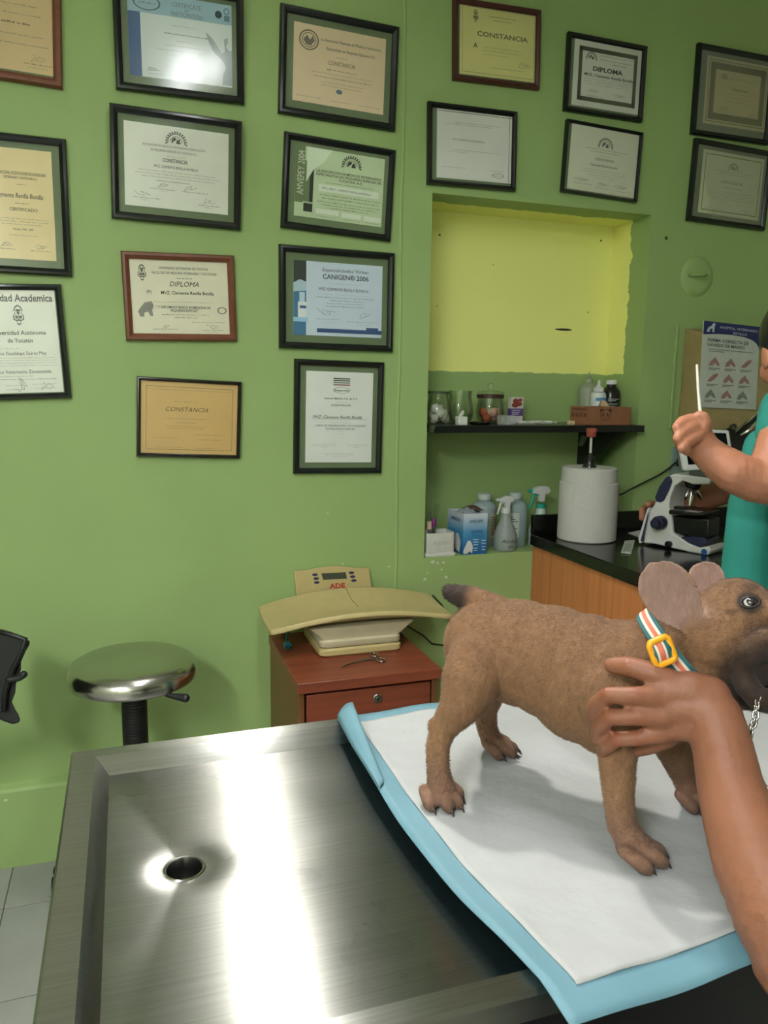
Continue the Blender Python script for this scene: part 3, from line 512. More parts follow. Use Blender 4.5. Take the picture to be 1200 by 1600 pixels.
# ------------------------------------------------------------------ examination table
TZ = 0.936
TX0, TX1, TY0, TY1 = -.085, 1.12, .487, 1.043
DR = on(288, 1357, 'z', TZ-.025)
def steel(name, rgb=(170, 170, 164), rough=.31, aniso=1.0, uvname='UVMap'):
    if name in MATS: return MATS[name]
    m = bpy.data.materials.new(name); m.use_nodes = True; nt = m.node_tree; N = nt.nodes; L = nt.links; b = N['Principled BSDF']
    b.inputs['Metallic'].default_value = 1; b.inputs['Roughness'].default_value = rough; b.inputs['Anisotropic'].default_value = aniso
    tc = N.new('ShaderNodeTexCoord'); mp = N.new('ShaderNodeMapping'); mp.inputs['Scale'].default_value = (5, 420, 60); mp.inputs['Rotation'].default_value = (0, 0, -.06)
    L.new(tc.outputs['Object'], mp.inputs[0])
    n = N.new('ShaderNodeTexNoise'); n.inputs['Scale'].default_value = 1; n.inputs['Detail'].default_value = 5; L.new(mp.outputs[0], n.inputs['Vector'])
    n2 = N.new('ShaderNodeTexNoise'); n2.inputs['Scale'].default_value = 7; n2.inputs['Detail'].default_value = 3; L.new(tc.outputs['Object'], n2.inputs['Vector'])
    mr = N.new('ShaderNodeMapRange'); mr.inputs[3].default_value = rough-.08; mr.inputs[4].default_value = rough+.1; L.new(n2.outputs['Fac'], mr.inputs[0]); L.new(mr.outputs[0], b.inputs['Roughness'])
    r = N.new('ShaderNodeMapRange'); r.inputs[1].default_value = .3; r.inputs[2].default_value = .7; r.inputs[3].default_value = .88; r.inputs[4].default_value = 1.06; L.new(n.outputs['Fac'], r.inputs[0])
    mx = N.new('ShaderNodeMix'); mx.data_type = 'RGBA'; mx.blend_type = 'MULTIPLY'; mx.inputs[0].default_value = 1; mx.inputs[6].default_value = lin(rgb); L.new(r.outputs[0], mx.inputs[7]); L.new(mx.outputs[2], b.inputs['Base Color'])
    bp = N.new('ShaderNodeBump'); bp.inputs['Strength'].default_value = .06; bp.inputs['Distance'].default_value = .0006; L.new(n.outputs['Fac'], bp.inputs['Height'])
    bp2 = N.new('ShaderNodeBump'); bp2.inputs['Strength'].default_value = .05; bp2.inputs['Distance'].default_value = .004; L.new(n2.outputs['Fac'], bp2.inputs['Height']); L.new(bp2.outputs[0], bp.inputs['Normal'])
    L.new(bp.outputs[0], b.inputs['Normal'])
    b.inputs['Anisotropic Rotation'].default_value = .25
    tg = N.new('ShaderNodeTangent'); tg.direction_type = 'UV_MAP'; tg.uv_map = uvname; L.new(tg.outputs[0], b.inputs['Tangent'])
    MATS[name] = m; return m
def add_uv(o, sx=1.0):
    me = o.data; uv = me.uv_layers.new(name='UVMap')
    for lp in me.loops:
        c = me.vertices[lp.vertex_index].co; uv.data[lp.index].uv = (c.x*sx, c.y*sx+c.z*.7)
STEEL = steel('brushed_steel')
tb = thing('examination_table', 'stainless steel examination table with sunken drain basin', 'table', ((TX0+TX1)/2, (TY0+TY1)/2, 0))
RW, BD = .034, .022
ix0, ix1, iy0, iy1 = TX0+RW, TX1-RW, TY0+RW*.8, TY1-RW*.8
bx0, bx1, by0, by1 = ix0+.014, ix1-.014, iy0+.012, iy1-.012
zb = TZ-BD
m = MB()
def rect(x0, x1, y0, y1, z): return [V((x0,y0,z)), V((x1,y0,z)), V((x1,y1,z)), V((x0,y1,z))]
rings = [rect(TX0+.004, TX1-.004, TY0+.004, TY1-.004, TZ-.03), rect(TX0, TX1, TY0, TY1, TZ-.026), rect(TX0, TX1, TY0, TY1, TZ-.004), rect(TX0+.003, TX1-.003, TY0+.003, TY1-.003, TZ),
         rect(ix0-.003, ix1+.003, iy0-.003, iy1+.003, TZ), rect(ix0, ix1, iy0, iy1, TZ-.003), rect(bx0, bx1, by0, by1, zb)]
m.loft(rings, cap=False)
o = m.build('rim', STEEL, tb, smooth=0.5); add_uv(o)
# basin floor: four shallow planes falling to the drain
def bz(x, y):
    fx = (x-DR.x)/(bx1-DR.x) if x > DR.x else (DR.x-x)/(DR.x-bx0)
    fy = (y-DR.y)/(by1-DR.y) if y > DR.y else (DR.y-y)/(DR.y-by0)
    f = max(fx, fy); return zb-.0022*(1-f)-.0013*math.exp(-((math.hypot(x-DR.x, y-DR.y)-.02)/.018)**2)
m = MB(); NA = 96; NR = 26; rings = []
ang = []
for i in range(NA): ang.append(2*PI*i/NA)
cor = [math.atan2(yy-DR.y, xx-DR.x) % (2*PI) for xx in (bx0, bx1) for yy in (by0, by1)]
for c_ in cor:
    k = min(range(NA), key=lambda i: abs(ang[i]-c_)); ang[k] = c_
for j in range(NR+1):
    t_ = (j/NR)**1.8; rg_ = []
    for a in ang:
        ca, sa = math.cos(a), math.sin(a)
        rx = (bx1-DR.x)/ca if ca > 1e-6 else ((bx0-DR.x)/ca if ca < -1e-6 else 1e9)
        ry = (by1-DR.y)/sa if sa > 1e-6 else ((by0-DR.y)/sa if sa < -1e-6 else 1e9)
        R_ = min(rx, ry); r_ = .019+(R_-.019)*t_
        x, y = DR.x+ca*r_, DR.y+sa*r_; rg_.append(V((x, y, bz(x, y))))
    rings.append(rg_)
m.loft(rings, cap=False)
o = m.build('basin', steel('brushed_basin_steel', (148, 148, 143), .28), tb, smooth=0.9); add_uv(o)
zd = bz(DR.x+.019, DR.y)
dn = MB().lathe((DR.x, DR.y, zd), [(.0225,.0004),(.0215,.0016),(.0195,.0012),(.0185,-.004),(.0165,-.02),(.0155,-.05),(.0,-.05)], 32, cap=False).build('drain', mat('drain_chrome', (170,170,168), rough=.18, metal=1, var=.05), tb)
MB().lathe((DR.x, DR.y, zd-.035), [(.0160,0),(.0001,.001)], 24, cap=False).build('drain_shade_disc', mat('drain_dark', (22,22,20), rough=.6), dn)  # dark disc stands in for the shaded depth of the open drain
ap = MB()
ap.loft([rect(TX0+.005, TX1-.005, TY0+.005, TY1-.005, TZ-.028), rect(TX0+.005, TX1-.005, TY0+.005, TY1-.005, TZ-.125), rect(TX0+.02, TX1-.02, TY0+.02, TY1-.02, TZ-.128)], cap=False)
ap.build('apron', mat('black_apron', (14, 14, 15), rough=.35, var=.05), tb, smooth=.4)
for sx in (TX0+.05, TX1-.05):
    for sy in (TY0+.06, TY1-.06):
        lg = MB().box(sx-.018, sx+.018, sy-.018, sy+.018, .02, TZ-.1).build('leg', mat('leg_steel', (150,150,148), rough=.35, metal=1), tb, bevel=.004)
        MB().lathe((sx, sy, 0), [(.022,0),(.022,.012),(.014,.022)], 16).build('foot', mat('foot_rubber', (25,25,25), rough=.7), lg)
MB().box(TX0+.05, TX1-.05, TY0+.06, TY1-.06, .24, .26).build('lower_shelf', mat('shelf_steel', (90,90,90), rough=.45, metal=1), tb, bevel=.003)

# ------------------------------------------------------------------ absorbent pad
PZ = TZ+.004
def padpt(px, py): return on(px, py, 'z', PZ)
A0 = padpt(527, 1122); A1 = padpt(893, 1590); 
ey = (A0-A1); PL = ey.length; ey.normalize(); ex = V((ey.y, -ey.x, 0)); PWD = .72
A1 = A1+ey*0
padm = MB()
def padz(s, t_, p):
    # bridges the basin; droops a little past the near rim
    z = PZ+.0015*math.sin(p.x*23+p.y*17)+.001*math.sin(p.x*51-p.y*37)
    over = max(0.0, TY0-p.y); z -= over*.35
    # left edge lifts in soft waves
    z += .004*math.exp(-s*14)*(.6+.6*math.sin(t_*9+1))
    return z
def padfn(u, v_):
    s = u*PWD; p = A1+ex*s+ey*(v_*PL); p = V((p.x, p.y, 0)); bow = .021*math.sin(v_*PI)
    p -= ex*bow*(1-u)**5
    return V((p.x, p.y, padz(s, v_, p)))
pad = thing('absorbent_pad', 'white absorbent pad with pale blue edges under the puppy', 'pad', (A1.x, A1.y, PZ))
padm.grid(padfn, 70, 60); o = padm.build('backing_sheet', mat('pad_blue', (98, 137, 150), rough=.6, var=.05, nscale=12), pad, smooth=2)
sm = o.modifiers.new('s', 'SOLIDIFY'); sm.thickness = .0012; sm.offset = -1
mg = .026
def padfn2(u, v_):
    s = mg/PWD+(1-2*mg/PWD)*u; t_ = mg/PL+(1-2*mg/PL)*v_
    p = padfn(s, t_); q = p+V((0, 0, .0022))
    q.z += .0012*(math.sin(q.x*95)*math.sin(q.y*88))*.5; return q
o = MB().grid(padfn2, 120, 100).build('quilt', mat('pad_white', (164, 166, 165), rough=.85, var=.03, nscale=40, bump=.5, bscale=60), pad, smooth=2)
sm = o.modifiers.new('s', 'SOLIDIFY'); sm.thickness = .0018; sm.offset = -1
# folded-up far corner of the blue edge
f0 = padpt(523, 1126); f1 = padpt(557, 1186); 
fm = MB(); a = padfn(0, .998); c_ = padfn(0, .62); tip = P(551, 1101, (a-CAM).dot(FW)+.005); c2 = padfn(.012, .64)
def flap(u, v_):
    o_ = padfn(0, .998-.378*u); i_ = tip.lerp(c2, u**.8)
    return o_.lerp(i_, v_)+V((0, 0, .003+.006*math.sin(PI*v_)*(1-u)))
fm.grid(flap, 24, 6)
o = fm.build('folded_corner', MATS['pad_blue'], pad, smooth=2); sm = o.modifiers.new('s', 'SOLIDIFY'); sm.thickness = .0012

# ------------------------------------------------------------------ puppy
HD = V((.65, -.76, 0)).normalized(); SR = V((HD.y, -HD.x, 0))        # heading; its right side, towards the lens
DC = V((.478, .732, PZ+.0035))
def dg(px, py, l=0.0, rp=0.0):                                        # pixel on the plane l metres off the dog's midline
    r = ray(px, py); t_ = (DC+SR*l-CAM).dot(SR)/r.dot(SR); p = CAM+r*t_
    return p, rp*t_/FPX
dm = MB()
def dchain(js):
    pr = [dg(*j) for j in js]; dm.chain([p for p, r in pr], [r for p, r in pr])
K = .82
def dell(px, py, l, rs, rl, rv, pitch=0.0):
    p, _ = dg(px, py, l); ca, sa = math.cos(pitch), math.sin(pitch)
    dm.sphere(p, (rs, rl, rv), (HD*ca+V((0,0,sa)), SR, V((0,0,ca))-HD*sa), 20, 14)
dell(772, 1010, 0, .062, .058, .060, -.1)
dell(815, 1020, 0, .070, .058, .063, -.1)
dell(865, 1035, 0, .075, .060, .066, -.12)
dell(915, 1060, 0, .070, .064, .074, -.15)
dell(960, 1075, 0, .062, .064, .078, -.1)
dell(1000, 1060, 0, .05, .056, .066, 0)
dchain([(985,1040,0,66),(1030,1034,0,66),(1066,1018,0,63),(1100,1000,0,62)])
dchain([(950,1075,.03,60),(965,1120,.045,50)])
# near hind leg
dchain([(752,1030,.035,52),(737,1062,.055,47),(722,1100,.072,33),(694,1136,.082,21),(684,1165,.087,18.5),(685,1205,.09,18),(690,1232,.09,21)])
dchain([(694,1138,.082,16),(680,1133,.082,12)])
# far hind leg
dchain([(765,1040,-.035,50),(760,1085,-.05,27),(757,1110,-.06,19),(762,1140,-.065,15.5),(768,1158,-.065,17),(780,1165,-.065,17)])
# near foreleg
dchain([(968,1120,.055,46),(965,1165,.066,32),(965,1200,.072,28),(967,1250,.075,23.5),(972,1290,.078,22),(988,1318,.08,25)])
# far foreleg
dchain([(1040,1130,-.045,40),(1058,1180,-.06,26),(1070,1215,-.066,19),(1078,1240,-.066,19),(1085,1248,-.066,19)])
def paw(px, py, l, sz, d, nails=True):
    c, _ = dg(px, py, l); c.z = DC.z+.012*sz; f = V((d[0], d[1], 0)).normalized(); s = V((f.y, -f.x, 0))
    dm.sphere(c, (.021*sz, .0165*sz, .013*sz), (f, s, V((0,0,1))))
    out = []
    for k, (a, b) in enumerate(((-.0225, .004), (-.0078, .0185), (.0078, .0185), (.0225, .004))):
        q = c+s*a*sz+f*b*sz; q.z = DC.z+.0085*sz
        dm.chain([c+s*a*sz*.8+f*(b-.016)*sz+V((0,0,.006*sz)), q+V((0,0,.001)), q+f*.004*sz-V((0,0,.0015))], [.0068*sz, .0080*sz, .006*sz]); out.append((q, f))
    return out
toes = []
toes += paw(690, 1241, .09, .98, (HD*.85-SR*-.35)[:2])
toes += paw(779, 1171, -.065, .92, (HD*.95-SR*.1)[:2])
toes += paw(996, 1327, .08, 1.08, (HD*.8-SR*.25)[:2])
toes += paw(1083, 1251, -.066, .95, (HD*.9+SR*.1)[:2])
# tail
dchain([(775,960,0,30),(752,941,0,20),(735,933,0,18),(719,931,0,17),(706,926,0,14),(698,920,0,7)])
dchain([(790,1085,0,12),(806,1094,0,10)])
# head: own axes, turned to the right of the picture and a little up
hc = P(1128, 992, .79)
hf = V((.87, -.43, .24)).normalized(); hr = hf.cross(V((0,0,1))).normalized(); hu = hr.cross(hf)
def hp(f, r, u): return hc+hf*f*K+hr*r*K+hu*u*K
def hell(f, r, u, rf, rr, ru): dm.sphere(hp(f, r, u), (rf*K, rr*K, ru*K), (hf, hr, hu), 20, 14)
hell(0,0,0,.060,.058,.058); hell(.022,0,.026,.045,.046,.042); hell(-.01,0,-.03,.052,.05,.05)
for s_ in (-1, 1):
    hell(.018,.030*s_,-.02,.042,.03,.042); hell(.05,.022*s_,-.026,.03,.024,.032); hell(.045,.034*s_,.032,.018,.014,.013)
    hell(.036,.04*s_,.004,.024,.014,.022)
hell(.06,0,-.008,.032,.036,.026); hell(.088,0,.008,.011,.018,.011)
dm.chain([hp(0,0,-.06), hp(.035,0,-.084), hp(.06,0,-.09)], [.034*K, .024*K, .019*K])
for l_ in (0, .055):                      # lips either side of the open mouth
    dm.chain([P(1158,1040,.752+l_), P(1172,1018,.743+l_), P(1200,1004,.738+l_), P(1228,1004,.742+l_)], [.012,.014,.015,.014])
    dm.chain([P(1158,1046,.752+l_), P(1166,1072,.745+l_), P(1186,1092,.742+l_), P(1215,1100,.745+l_)], [.011,.0115,.012,.012])
# bat ears: cupped leaves
def ear(bx, by, tx, ty, wpx, d, cup, tilt):
    b = P(bx, by, d); t_ = P(tx, ty, d-tilt); al = t_-b; L_ = al.length; al.normalize()
    n_ = (CAM-b).normalized(); ac = al.cross(n_).normalized(); n_ = ac.cross(al)
    if n_.dot(CAM-b) < 0: n_ = -n_
    W2 = wpx*d/FPX/2
    def prof(t): return max(.02, (t**.35)*(1-t**4.0)**.55)*(0.55+.45*sstep(0, .45, t))
    nu, nv = 14, 18
    def surf(u, v_, side):
        t = v_; x = (u*2-1); ww = W2*prof(t)*1.12
        return b+al*(L_*t)+ac*(ww*x)+n_*(cup*(x*x-.55)*(.4+.6*math.sin(PI*min(1, t+.15))) + side*(.0034*(1-.55*t)))
    k = len(dm.v)
    for side in (1, -1):
        for j in range(nv+1):
            for i in range(nu+1): dm.v.append(surf(i/nu, j/nv, side))
    M_ = (nu+1)*(nv+1)
    for j in range(nv):
        for i in range(nu):
            a = k+j*(nu+1)+i; dm.f.append((a, a+1, a+nu+2, a+nu+1)); a2 = a+M_; dm.f.append((a2+nu+1, a2+nu+2, a2+1, a2))
    def edge(l):
        for q in range(len(l)-1): dm.f.append((l[q], l[q]+M_, l[q+1]+M_, l[q+1]))
    edge([k+i for i in range(nu+1)]); edge([k+nv*(nu+1)+i for i in range(nu, -1, -1)])
    edge([k+j*(nu+1) for j in range(nv, -1, -1)]); edge([k+j*(nu+1)+nu for j in range(nv+1)])
    return b, t_, n_
E1 = ear(1088, 990, 1014, 880, 96, .775, .013, .01)
E2 = ear(1107, 940, 1101, 876, 62, .84, .008, .0)
eyec = P(1172, 941, .7475); eyen = -ray(1172, 941).normalized()
def find_eye(me):
    global eyec, eyen
    from mathutils.bvhtree import BVHTree
    t = BVHTree.FromPolygons([v.co for v in me.vertices], [tuple(p.vertices) for p in me.polygons])
    h = t.ray_cast(CAM, ray(1172, 941).normalized())
    if h[0] is not None: eyec = h[0]; eyen = (h[1]*.8-ray(1172, 941).normalized()*.2).normalized()
COAT = lin((130, 97, 70)); BELLY = lin((150, 116, 85)); BACK = lin((116, 86, 62)); DARK = lin((44, 36, 33)); PINK = lin((150, 122, 112)); TAILC = lin((58, 47, 41)); LEG = lin((126, 95, 77)); MOUTH = lin((20, 11, 10))
mz = P(1212, 1056, .75); eb = [(e[0]+e[1])/2 for e in (E1, E2)]
tail_t, _ = dg(710, 928, 0)
def dogcol(co, no):
    q = co-DC; c = COAT
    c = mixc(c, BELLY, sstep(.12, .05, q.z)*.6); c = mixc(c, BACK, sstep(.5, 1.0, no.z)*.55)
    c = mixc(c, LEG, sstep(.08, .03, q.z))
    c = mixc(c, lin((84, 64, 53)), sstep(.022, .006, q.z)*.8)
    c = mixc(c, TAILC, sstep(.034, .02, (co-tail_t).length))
    dmz = (co-mz); dd = math.sqrt((dmz.dot(hf)/1.0)**2+(dmz.dot(hr)/1.1)**2+(dmz.dot(hu)/1.0)**2)
    c = mixc(c, DARK, sstep(.066, .042, dd)*.95)
    de = (co-eyec).length; c = mixc(c, DARK, sstep(.016, .0095, de)*.9)
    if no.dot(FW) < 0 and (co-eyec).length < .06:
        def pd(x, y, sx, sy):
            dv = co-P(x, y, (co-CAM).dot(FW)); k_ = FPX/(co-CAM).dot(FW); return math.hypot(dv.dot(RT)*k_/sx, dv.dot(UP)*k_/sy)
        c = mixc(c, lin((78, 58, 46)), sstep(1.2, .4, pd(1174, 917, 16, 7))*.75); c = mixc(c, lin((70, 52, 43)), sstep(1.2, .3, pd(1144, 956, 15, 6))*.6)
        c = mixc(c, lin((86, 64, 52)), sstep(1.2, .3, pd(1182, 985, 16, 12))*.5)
    qh = co-hc; f_, u_ = qh.dot(hf)/K, qh.dot(hu)/K
    dmo = co-P(1200, 1050, .765); c = mixc(c, MOUTH, .95*sstep(.025, .016, math.hypot(dmo.dot(UP), dmo.dot(RT)*.8))*sstep(.2, -.3, no.dot(SR)*.5+.1))
    for e in (E1, E2):
        al = (e[1]-e[0]); L_ = al.length; v_ = co-e[0]; t = v_.dot(al)/L_/L_; side = v_.dot(e[2])
        if .06 < t < 1.1 and (v_-al*t).length < .036:
            w_e = (v_-al*t-e[2]*side).length; inn = sstep(.2, .7, no.dot(e[2]))*sstep(.08, .25, t)
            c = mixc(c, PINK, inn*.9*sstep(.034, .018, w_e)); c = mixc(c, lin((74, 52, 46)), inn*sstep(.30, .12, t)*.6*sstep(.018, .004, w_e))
    return c
FUR = vcolmat('short_fur', rough=.75, bump=.6, bscale=420, stretch=(1, 1, .45), var=.13, nscale=170, spec=.2, sheen=.08)
puppy = thing('puppy', 'fawn short-haired puppy with large upright ears standing on the pad', 'dog', (DC.x, DC.y, PZ))
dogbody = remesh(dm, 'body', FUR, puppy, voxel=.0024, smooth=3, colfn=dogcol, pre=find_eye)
import numpy as np
def grow_fur(ob, n, L0):
    me = ob.data; me.calc_loop_triangles(); nt_ = len(me.loop_triangles)
    co = np.empty(len(me.vertices)*3); me.vertices.foreach_get('co', co); co = co.reshape(-1, 3)
    nv = np.empty(len(me.vertices)*3); me.vertices.foreach_get('normal', nv); nv = nv.reshape(-1, 3)
    cl_ = np.empty(len(me.vertices)*4); me.color_attributes['Col'].data.foreach_get('color', cl_); cl_ = cl_.reshape(-1, 4)
    tr = np.empty(nt_*3, dtype=np.int64); me.loop_triangles.foreach_get('vertices', tr); tr = tr.reshape(-1, 3)
    ar = np.linalg.norm(np.cross(co[tr[:,1]]-co[tr[:,0]], co[tr[:,2]]-co[tr[:,0]]), axis=1); g = np.random.default_rng(5)
    pk_ = g.choice(nt_, n, p=ar/ar.sum()); r1 = np.sqrt(g.random(n)); r2 = g.random(n); w_ = np.stack([1-r1, r1*(1-r2), r1*r2], 1)
    p = (co[tr[pk_]]*w_[:,:,None]).sum(1); nn = (nv[tr[pk_]]*w_[:,:,None]).sum(1); nn /= np.linalg.norm(nn, axis=1)[:,None]+1e-9; c = (cl_[tr[pk_]]*w_[:,:,None]).sum(1)
    wp = p+np.array(ob.parent.location); head = np.linalg.norm(wp-np.array(hc), axis=1) < .075
    keep = (np.linalg.norm(wp-np.array(eyec), axis=1) > .013) & (c[:,:3].mean(1) > .012) & (np.linalg.norm(wp-np.array(P(1212,1056,.75)), axis=1) > .045) & (wp[:,2] > DC.z+.022)
    for e in (E1, E2): keep &= np.linalg.norm(wp-np.array(e[0]*.4+e[1]*.6), axis=1) > .042
    p, nn, c, head = p[keep], nn[keep], c[keep], head[keep]; n = len(p)
    fl = np.where(head[:,None], -np.array(hf)[None,:], (-np.array(HD)*.8+np.array([0,0,-.55]))[None,:])+g.normal(0, .28, (n, 3))
    fl = fl-nn*(fl*nn).sum(1)[:,None]; fl /= np.linalg.norm(fl, axis=1)[:,None]+1e-9; sd = np.cross(nn, fl)
    L = L0*g.uniform(.6, 1.3, n)[:,None]; W = .00022
    tip = p+fl*L+nn*L*.32; mid = p+fl*L*.5+nn*L*.24
    v = np.stack([p-sd*W, p+sd*W, mid+sd*W*.8, mid-sd*W*.8, tip], 1).reshape(-1, 3); b5 = np.arange(n)*5
    f = [tuple(q) for q in np.stack([b5, b5+1, b5+2, b5+3], 1).tolist()]+[tuple(q) for q in np.stack([b5+3, b5+2, b5+4], 1).tolist()]
    m2 = bpy.data.meshes.new('fur'); m2.from_pydata(v.tolist(), [], f); a = m2.color_attributes.new('Col', 'FLOAT_COLOR', 'POINT')
    cc = np.repeat(c*np.concatenate([np.repeat(g.uniform(.8, 1.28, n)[:,None], 3, 1), np.ones((n,1))], 1), 5, 0); a.data.foreach_set('color', cc.ravel()); m2.materials.append(FUR)
    o2 = bpy.data.objects.new('fur', m2); COL.objects.link(o2); o2.parent = ob.parent; o2['kind'] = 'stuff'; return o2
grow_fur(dogbody, 110000, .0046)
nm = mat('claw_horn', (48, 36, 30), rough=.4)
for q, f in toes:
    q = V(q); MB().chain([q+f*.005+V((0,0,.001)), q+f*.0095+V((0,0,-.0025)), q+f*.0125+V((0,0,-.0065))], [.0024, .0018, .0006]).build('claw', nm, puppy)
# eyes
EYEW = mat('eye_white', (188, 184, 178), rough=.12, var=.05, coat=1); EYEB = mat('eye_iris', (44, 36, 38), rough=.08, var=.2, nscale=200, coat=1); LID = mat('eye_rim', (34, 27, 26), rough=.45)
for s_ in (1, -1):
    ec = eyec; gz = eyen
    if s_ == -1:
        q_ = ec-hc; ec = ec-hr*2*q_.dot(hr); gz = gz-hr*2*gz.dot(hr)
    ey_ = MB().sphere(ec-gz*.0058, .0085, nu=20, nv=14).build('eye', EYEW, puppy)
    a_, b_ = MB().frame(gz); gi = (gz+hf*.4+hu*.12).normalized(); MB().sphere(ec-gz*.0058+gi*.0026, (.0070, .0070, .0064), nu=18, nv=12).build('iris', EYEB, ey_)
    lr = MB(); a_ = (hf-gz*hf.dot(gz)).normalized(); b_ = gz.cross(a_)
    lr.tube([ec+gz*.0004+a_*.0086*math.cos(6.2832*i/24)+b_*.0052*math.sin(6.2832*i/24) for i in range(25)], .0015, 8, cap=False); lr.build('eyelid', LID, puppy)
nz_ = MB(); nz_.sphere(hp(.093, 0, .008), (.010*K, .019*K, .012*K), (hf, hr, hu)); nz_.build('nose', mat('wet_nose', (22, 18, 18), rough=.25), puppy)
for s_ in (-1, 1): MB().sphere(hp(.102, .008*s_, .007), (.003*K, .005*K, .004*K), (hf, hr, hu)).build('nostril', mat('nostril_dark', (8, 6, 6), rough=.6), puppy)
MB().sphere(hp(.052, 0, -.062), (.026*K, .017*K, .006*K), (hf, hr, hu)).build('tongue', mat('tongue', (120, 66, 66), rough=.35), puppy)

# ------------------------------------------------------------------ collar and chain
cl = thing('collar', 'striped teal, coral and white collar with yellow buckle on the puppy', 'collar', P(1045, 1040, .78))
nc = P(1060, 1020, .815); ns = (RT*.70+UP*.62-FW*.30).normalized(); na = V((0,0,1)); na = (na-ns*na.dot(ns)).normalized(); nb = ns.cross(na)
axn = P(1030, 985, .8)-P(1095, 1070, .76)
CLM = mat('collar_teal', (34, 92, 96), rough=.6); CLO = mat('collar_coral', (206, 108, 84), rough=.6); CLW = mat('collar_white', (212, 206, 190), rough=.6)
def band(off, wd, lift, m, nm):
    q = MB(); R0 = .0535+lift; n = 48; r2 = []
    for i in range(n):
        a = 2*PI*i/n; d = na*math.cos(a)*1.04+nb*math.sin(a)*.98
        r2.append([nc+ns*(off-wd/2)+d*R0, nc+ns*(off+wd/2)+d*R0, nc+ns*(off+wd/2)+d*(R0-.002), nc+ns*(off-wd/2)+d*(R0-.002)])
    q.loft(r2+[r2[0]], cap=False); return q.build(nm, m, cl, smooth=.8)
band(0, .018, 0, CLM, 'strap'); band(.0, .0042, .0006, CLO, 'coral_stripe'); band(.0036, .0028, .0006, CLW, 'white_stripe'); band(-.0036, .0028, .0006, CLW, 'white_stripe')
YEL = mat('buckle_yellow', (226, 158, 30), rough=.3, var=.04)
bq = [P(x, y, .752) for x, y in ((1013, 1006), (1042, 993), (1056, 1029), (1026, 1042))]
bk = MB(); lp = []
for i in range(4):
    a, b = bq[i], bq[(i+1) % 4]
    for k in range(6): lp.append(a.lerp(b, .12+.76*k/5))
bk.tube(lp+[lp[0], lp[1]], .0033, 10, cap=False); bk.build('buckle', YEL, cl, smooth=1)
un = (bq[1]-bq[0]).normalized(); dn_ = (bq[3]-bq[0]).normalized(); nn_ = un.cross(dn_)
if nn_.dot(CAM-bq[0]) < 0: nn_ = -nn_
bc = (bq[0]+bq[1]+bq[2]+bq[3])/4
for o_, w2, m, nm, e in ((0, .0098, CLM, 'strap_loop', 0), (-.001, .0028, CLO, 'coral_stripe', .0006), (-.0048, .0012, CLW, 'white_stripe', .0006), (.0028, .0012, CLW, 'white_stripe', .0006)):
    MB().grid(lambda u, v_: bc+un*(o_+w2*(u*2-1))+dn_*(.0135*(v_*2-1))+nn_*(.004-.007*(v_*2-1)**2+e-.001), 4, 12).build(nm, m, cl, smooth=2).modifiers.new('s', 'SOLIDIFY').thickness = .0012
ch = thing('chain_leash', 'silver chain hanging below the puppy chin', 'chain', P(1170, 1165, .72))
CHM = mat('chain_steel', (190, 188, 182), rough=.2, metal=1)
def catm(ps, n):
    ps = [V(p) for p in ps]; out = []
    L_ = [0]
    for i in range(len(ps)-1): L_.append(L_[-1]+(ps[i+1]-ps[i]).length)
    for k in range(n):
        t = L_[-1]*k/(n-1); i = max(j for j in range(len(ps)-1) if L_[j] <= t+1e-9)
        out.append(ps[i].lerp(ps[i+1], (t-L_[i])/max(1e-9, L_[i+1]-L_[i])))
    return out
link0 = None
def links(path, n):
    global link0
    pts_ = catm(path, n)
    for i in range(n-1):
        c = (pts_[i]+pts_[i+1])/2; d = (pts_[i+1]-pts_[i]).normalized(); a, b = MB().frame(d)
        if i % 2: a, b = b, a
        if link0 is None:
            q = MB(); q.tube([V((.0026*math.cos(6.2832*k/14), 0, .0046*math.sin(6.2832*k/14))) for k in range(15)], .0011, 6, cap=False)
            lk = q.build('chain_link', CHM, ch, world=False, smooth=2); link0 = lk
        else: lk = link0.copy(); COL.objects.link(lk); lk.parent = ch
        nb_ = a.cross(d); lk.matrix_local = Matrix(((a.x, nb_.x, d.x, c.x-ch.location.x), (a.y, nb_.y, d.y, c.y-ch.location.y), (a.z, nb_.z, d.z, c.z-ch.location.z), (0,0,0,1)))
links([P(1141, 1100, .735), P(1144, 1116, .732), P(1152, 1128, .73), P(1172, 1142, .728)], 9)
links([P(1186, 1086, .735), P(1182, 1105, .733), P(1180, 1125, .73), P(1173, 1142, .728), P(1170, 1160, .726), P(1172, 1178, .724), P(1185, 1215, .72), P(1215, 1260, .70)], 26)

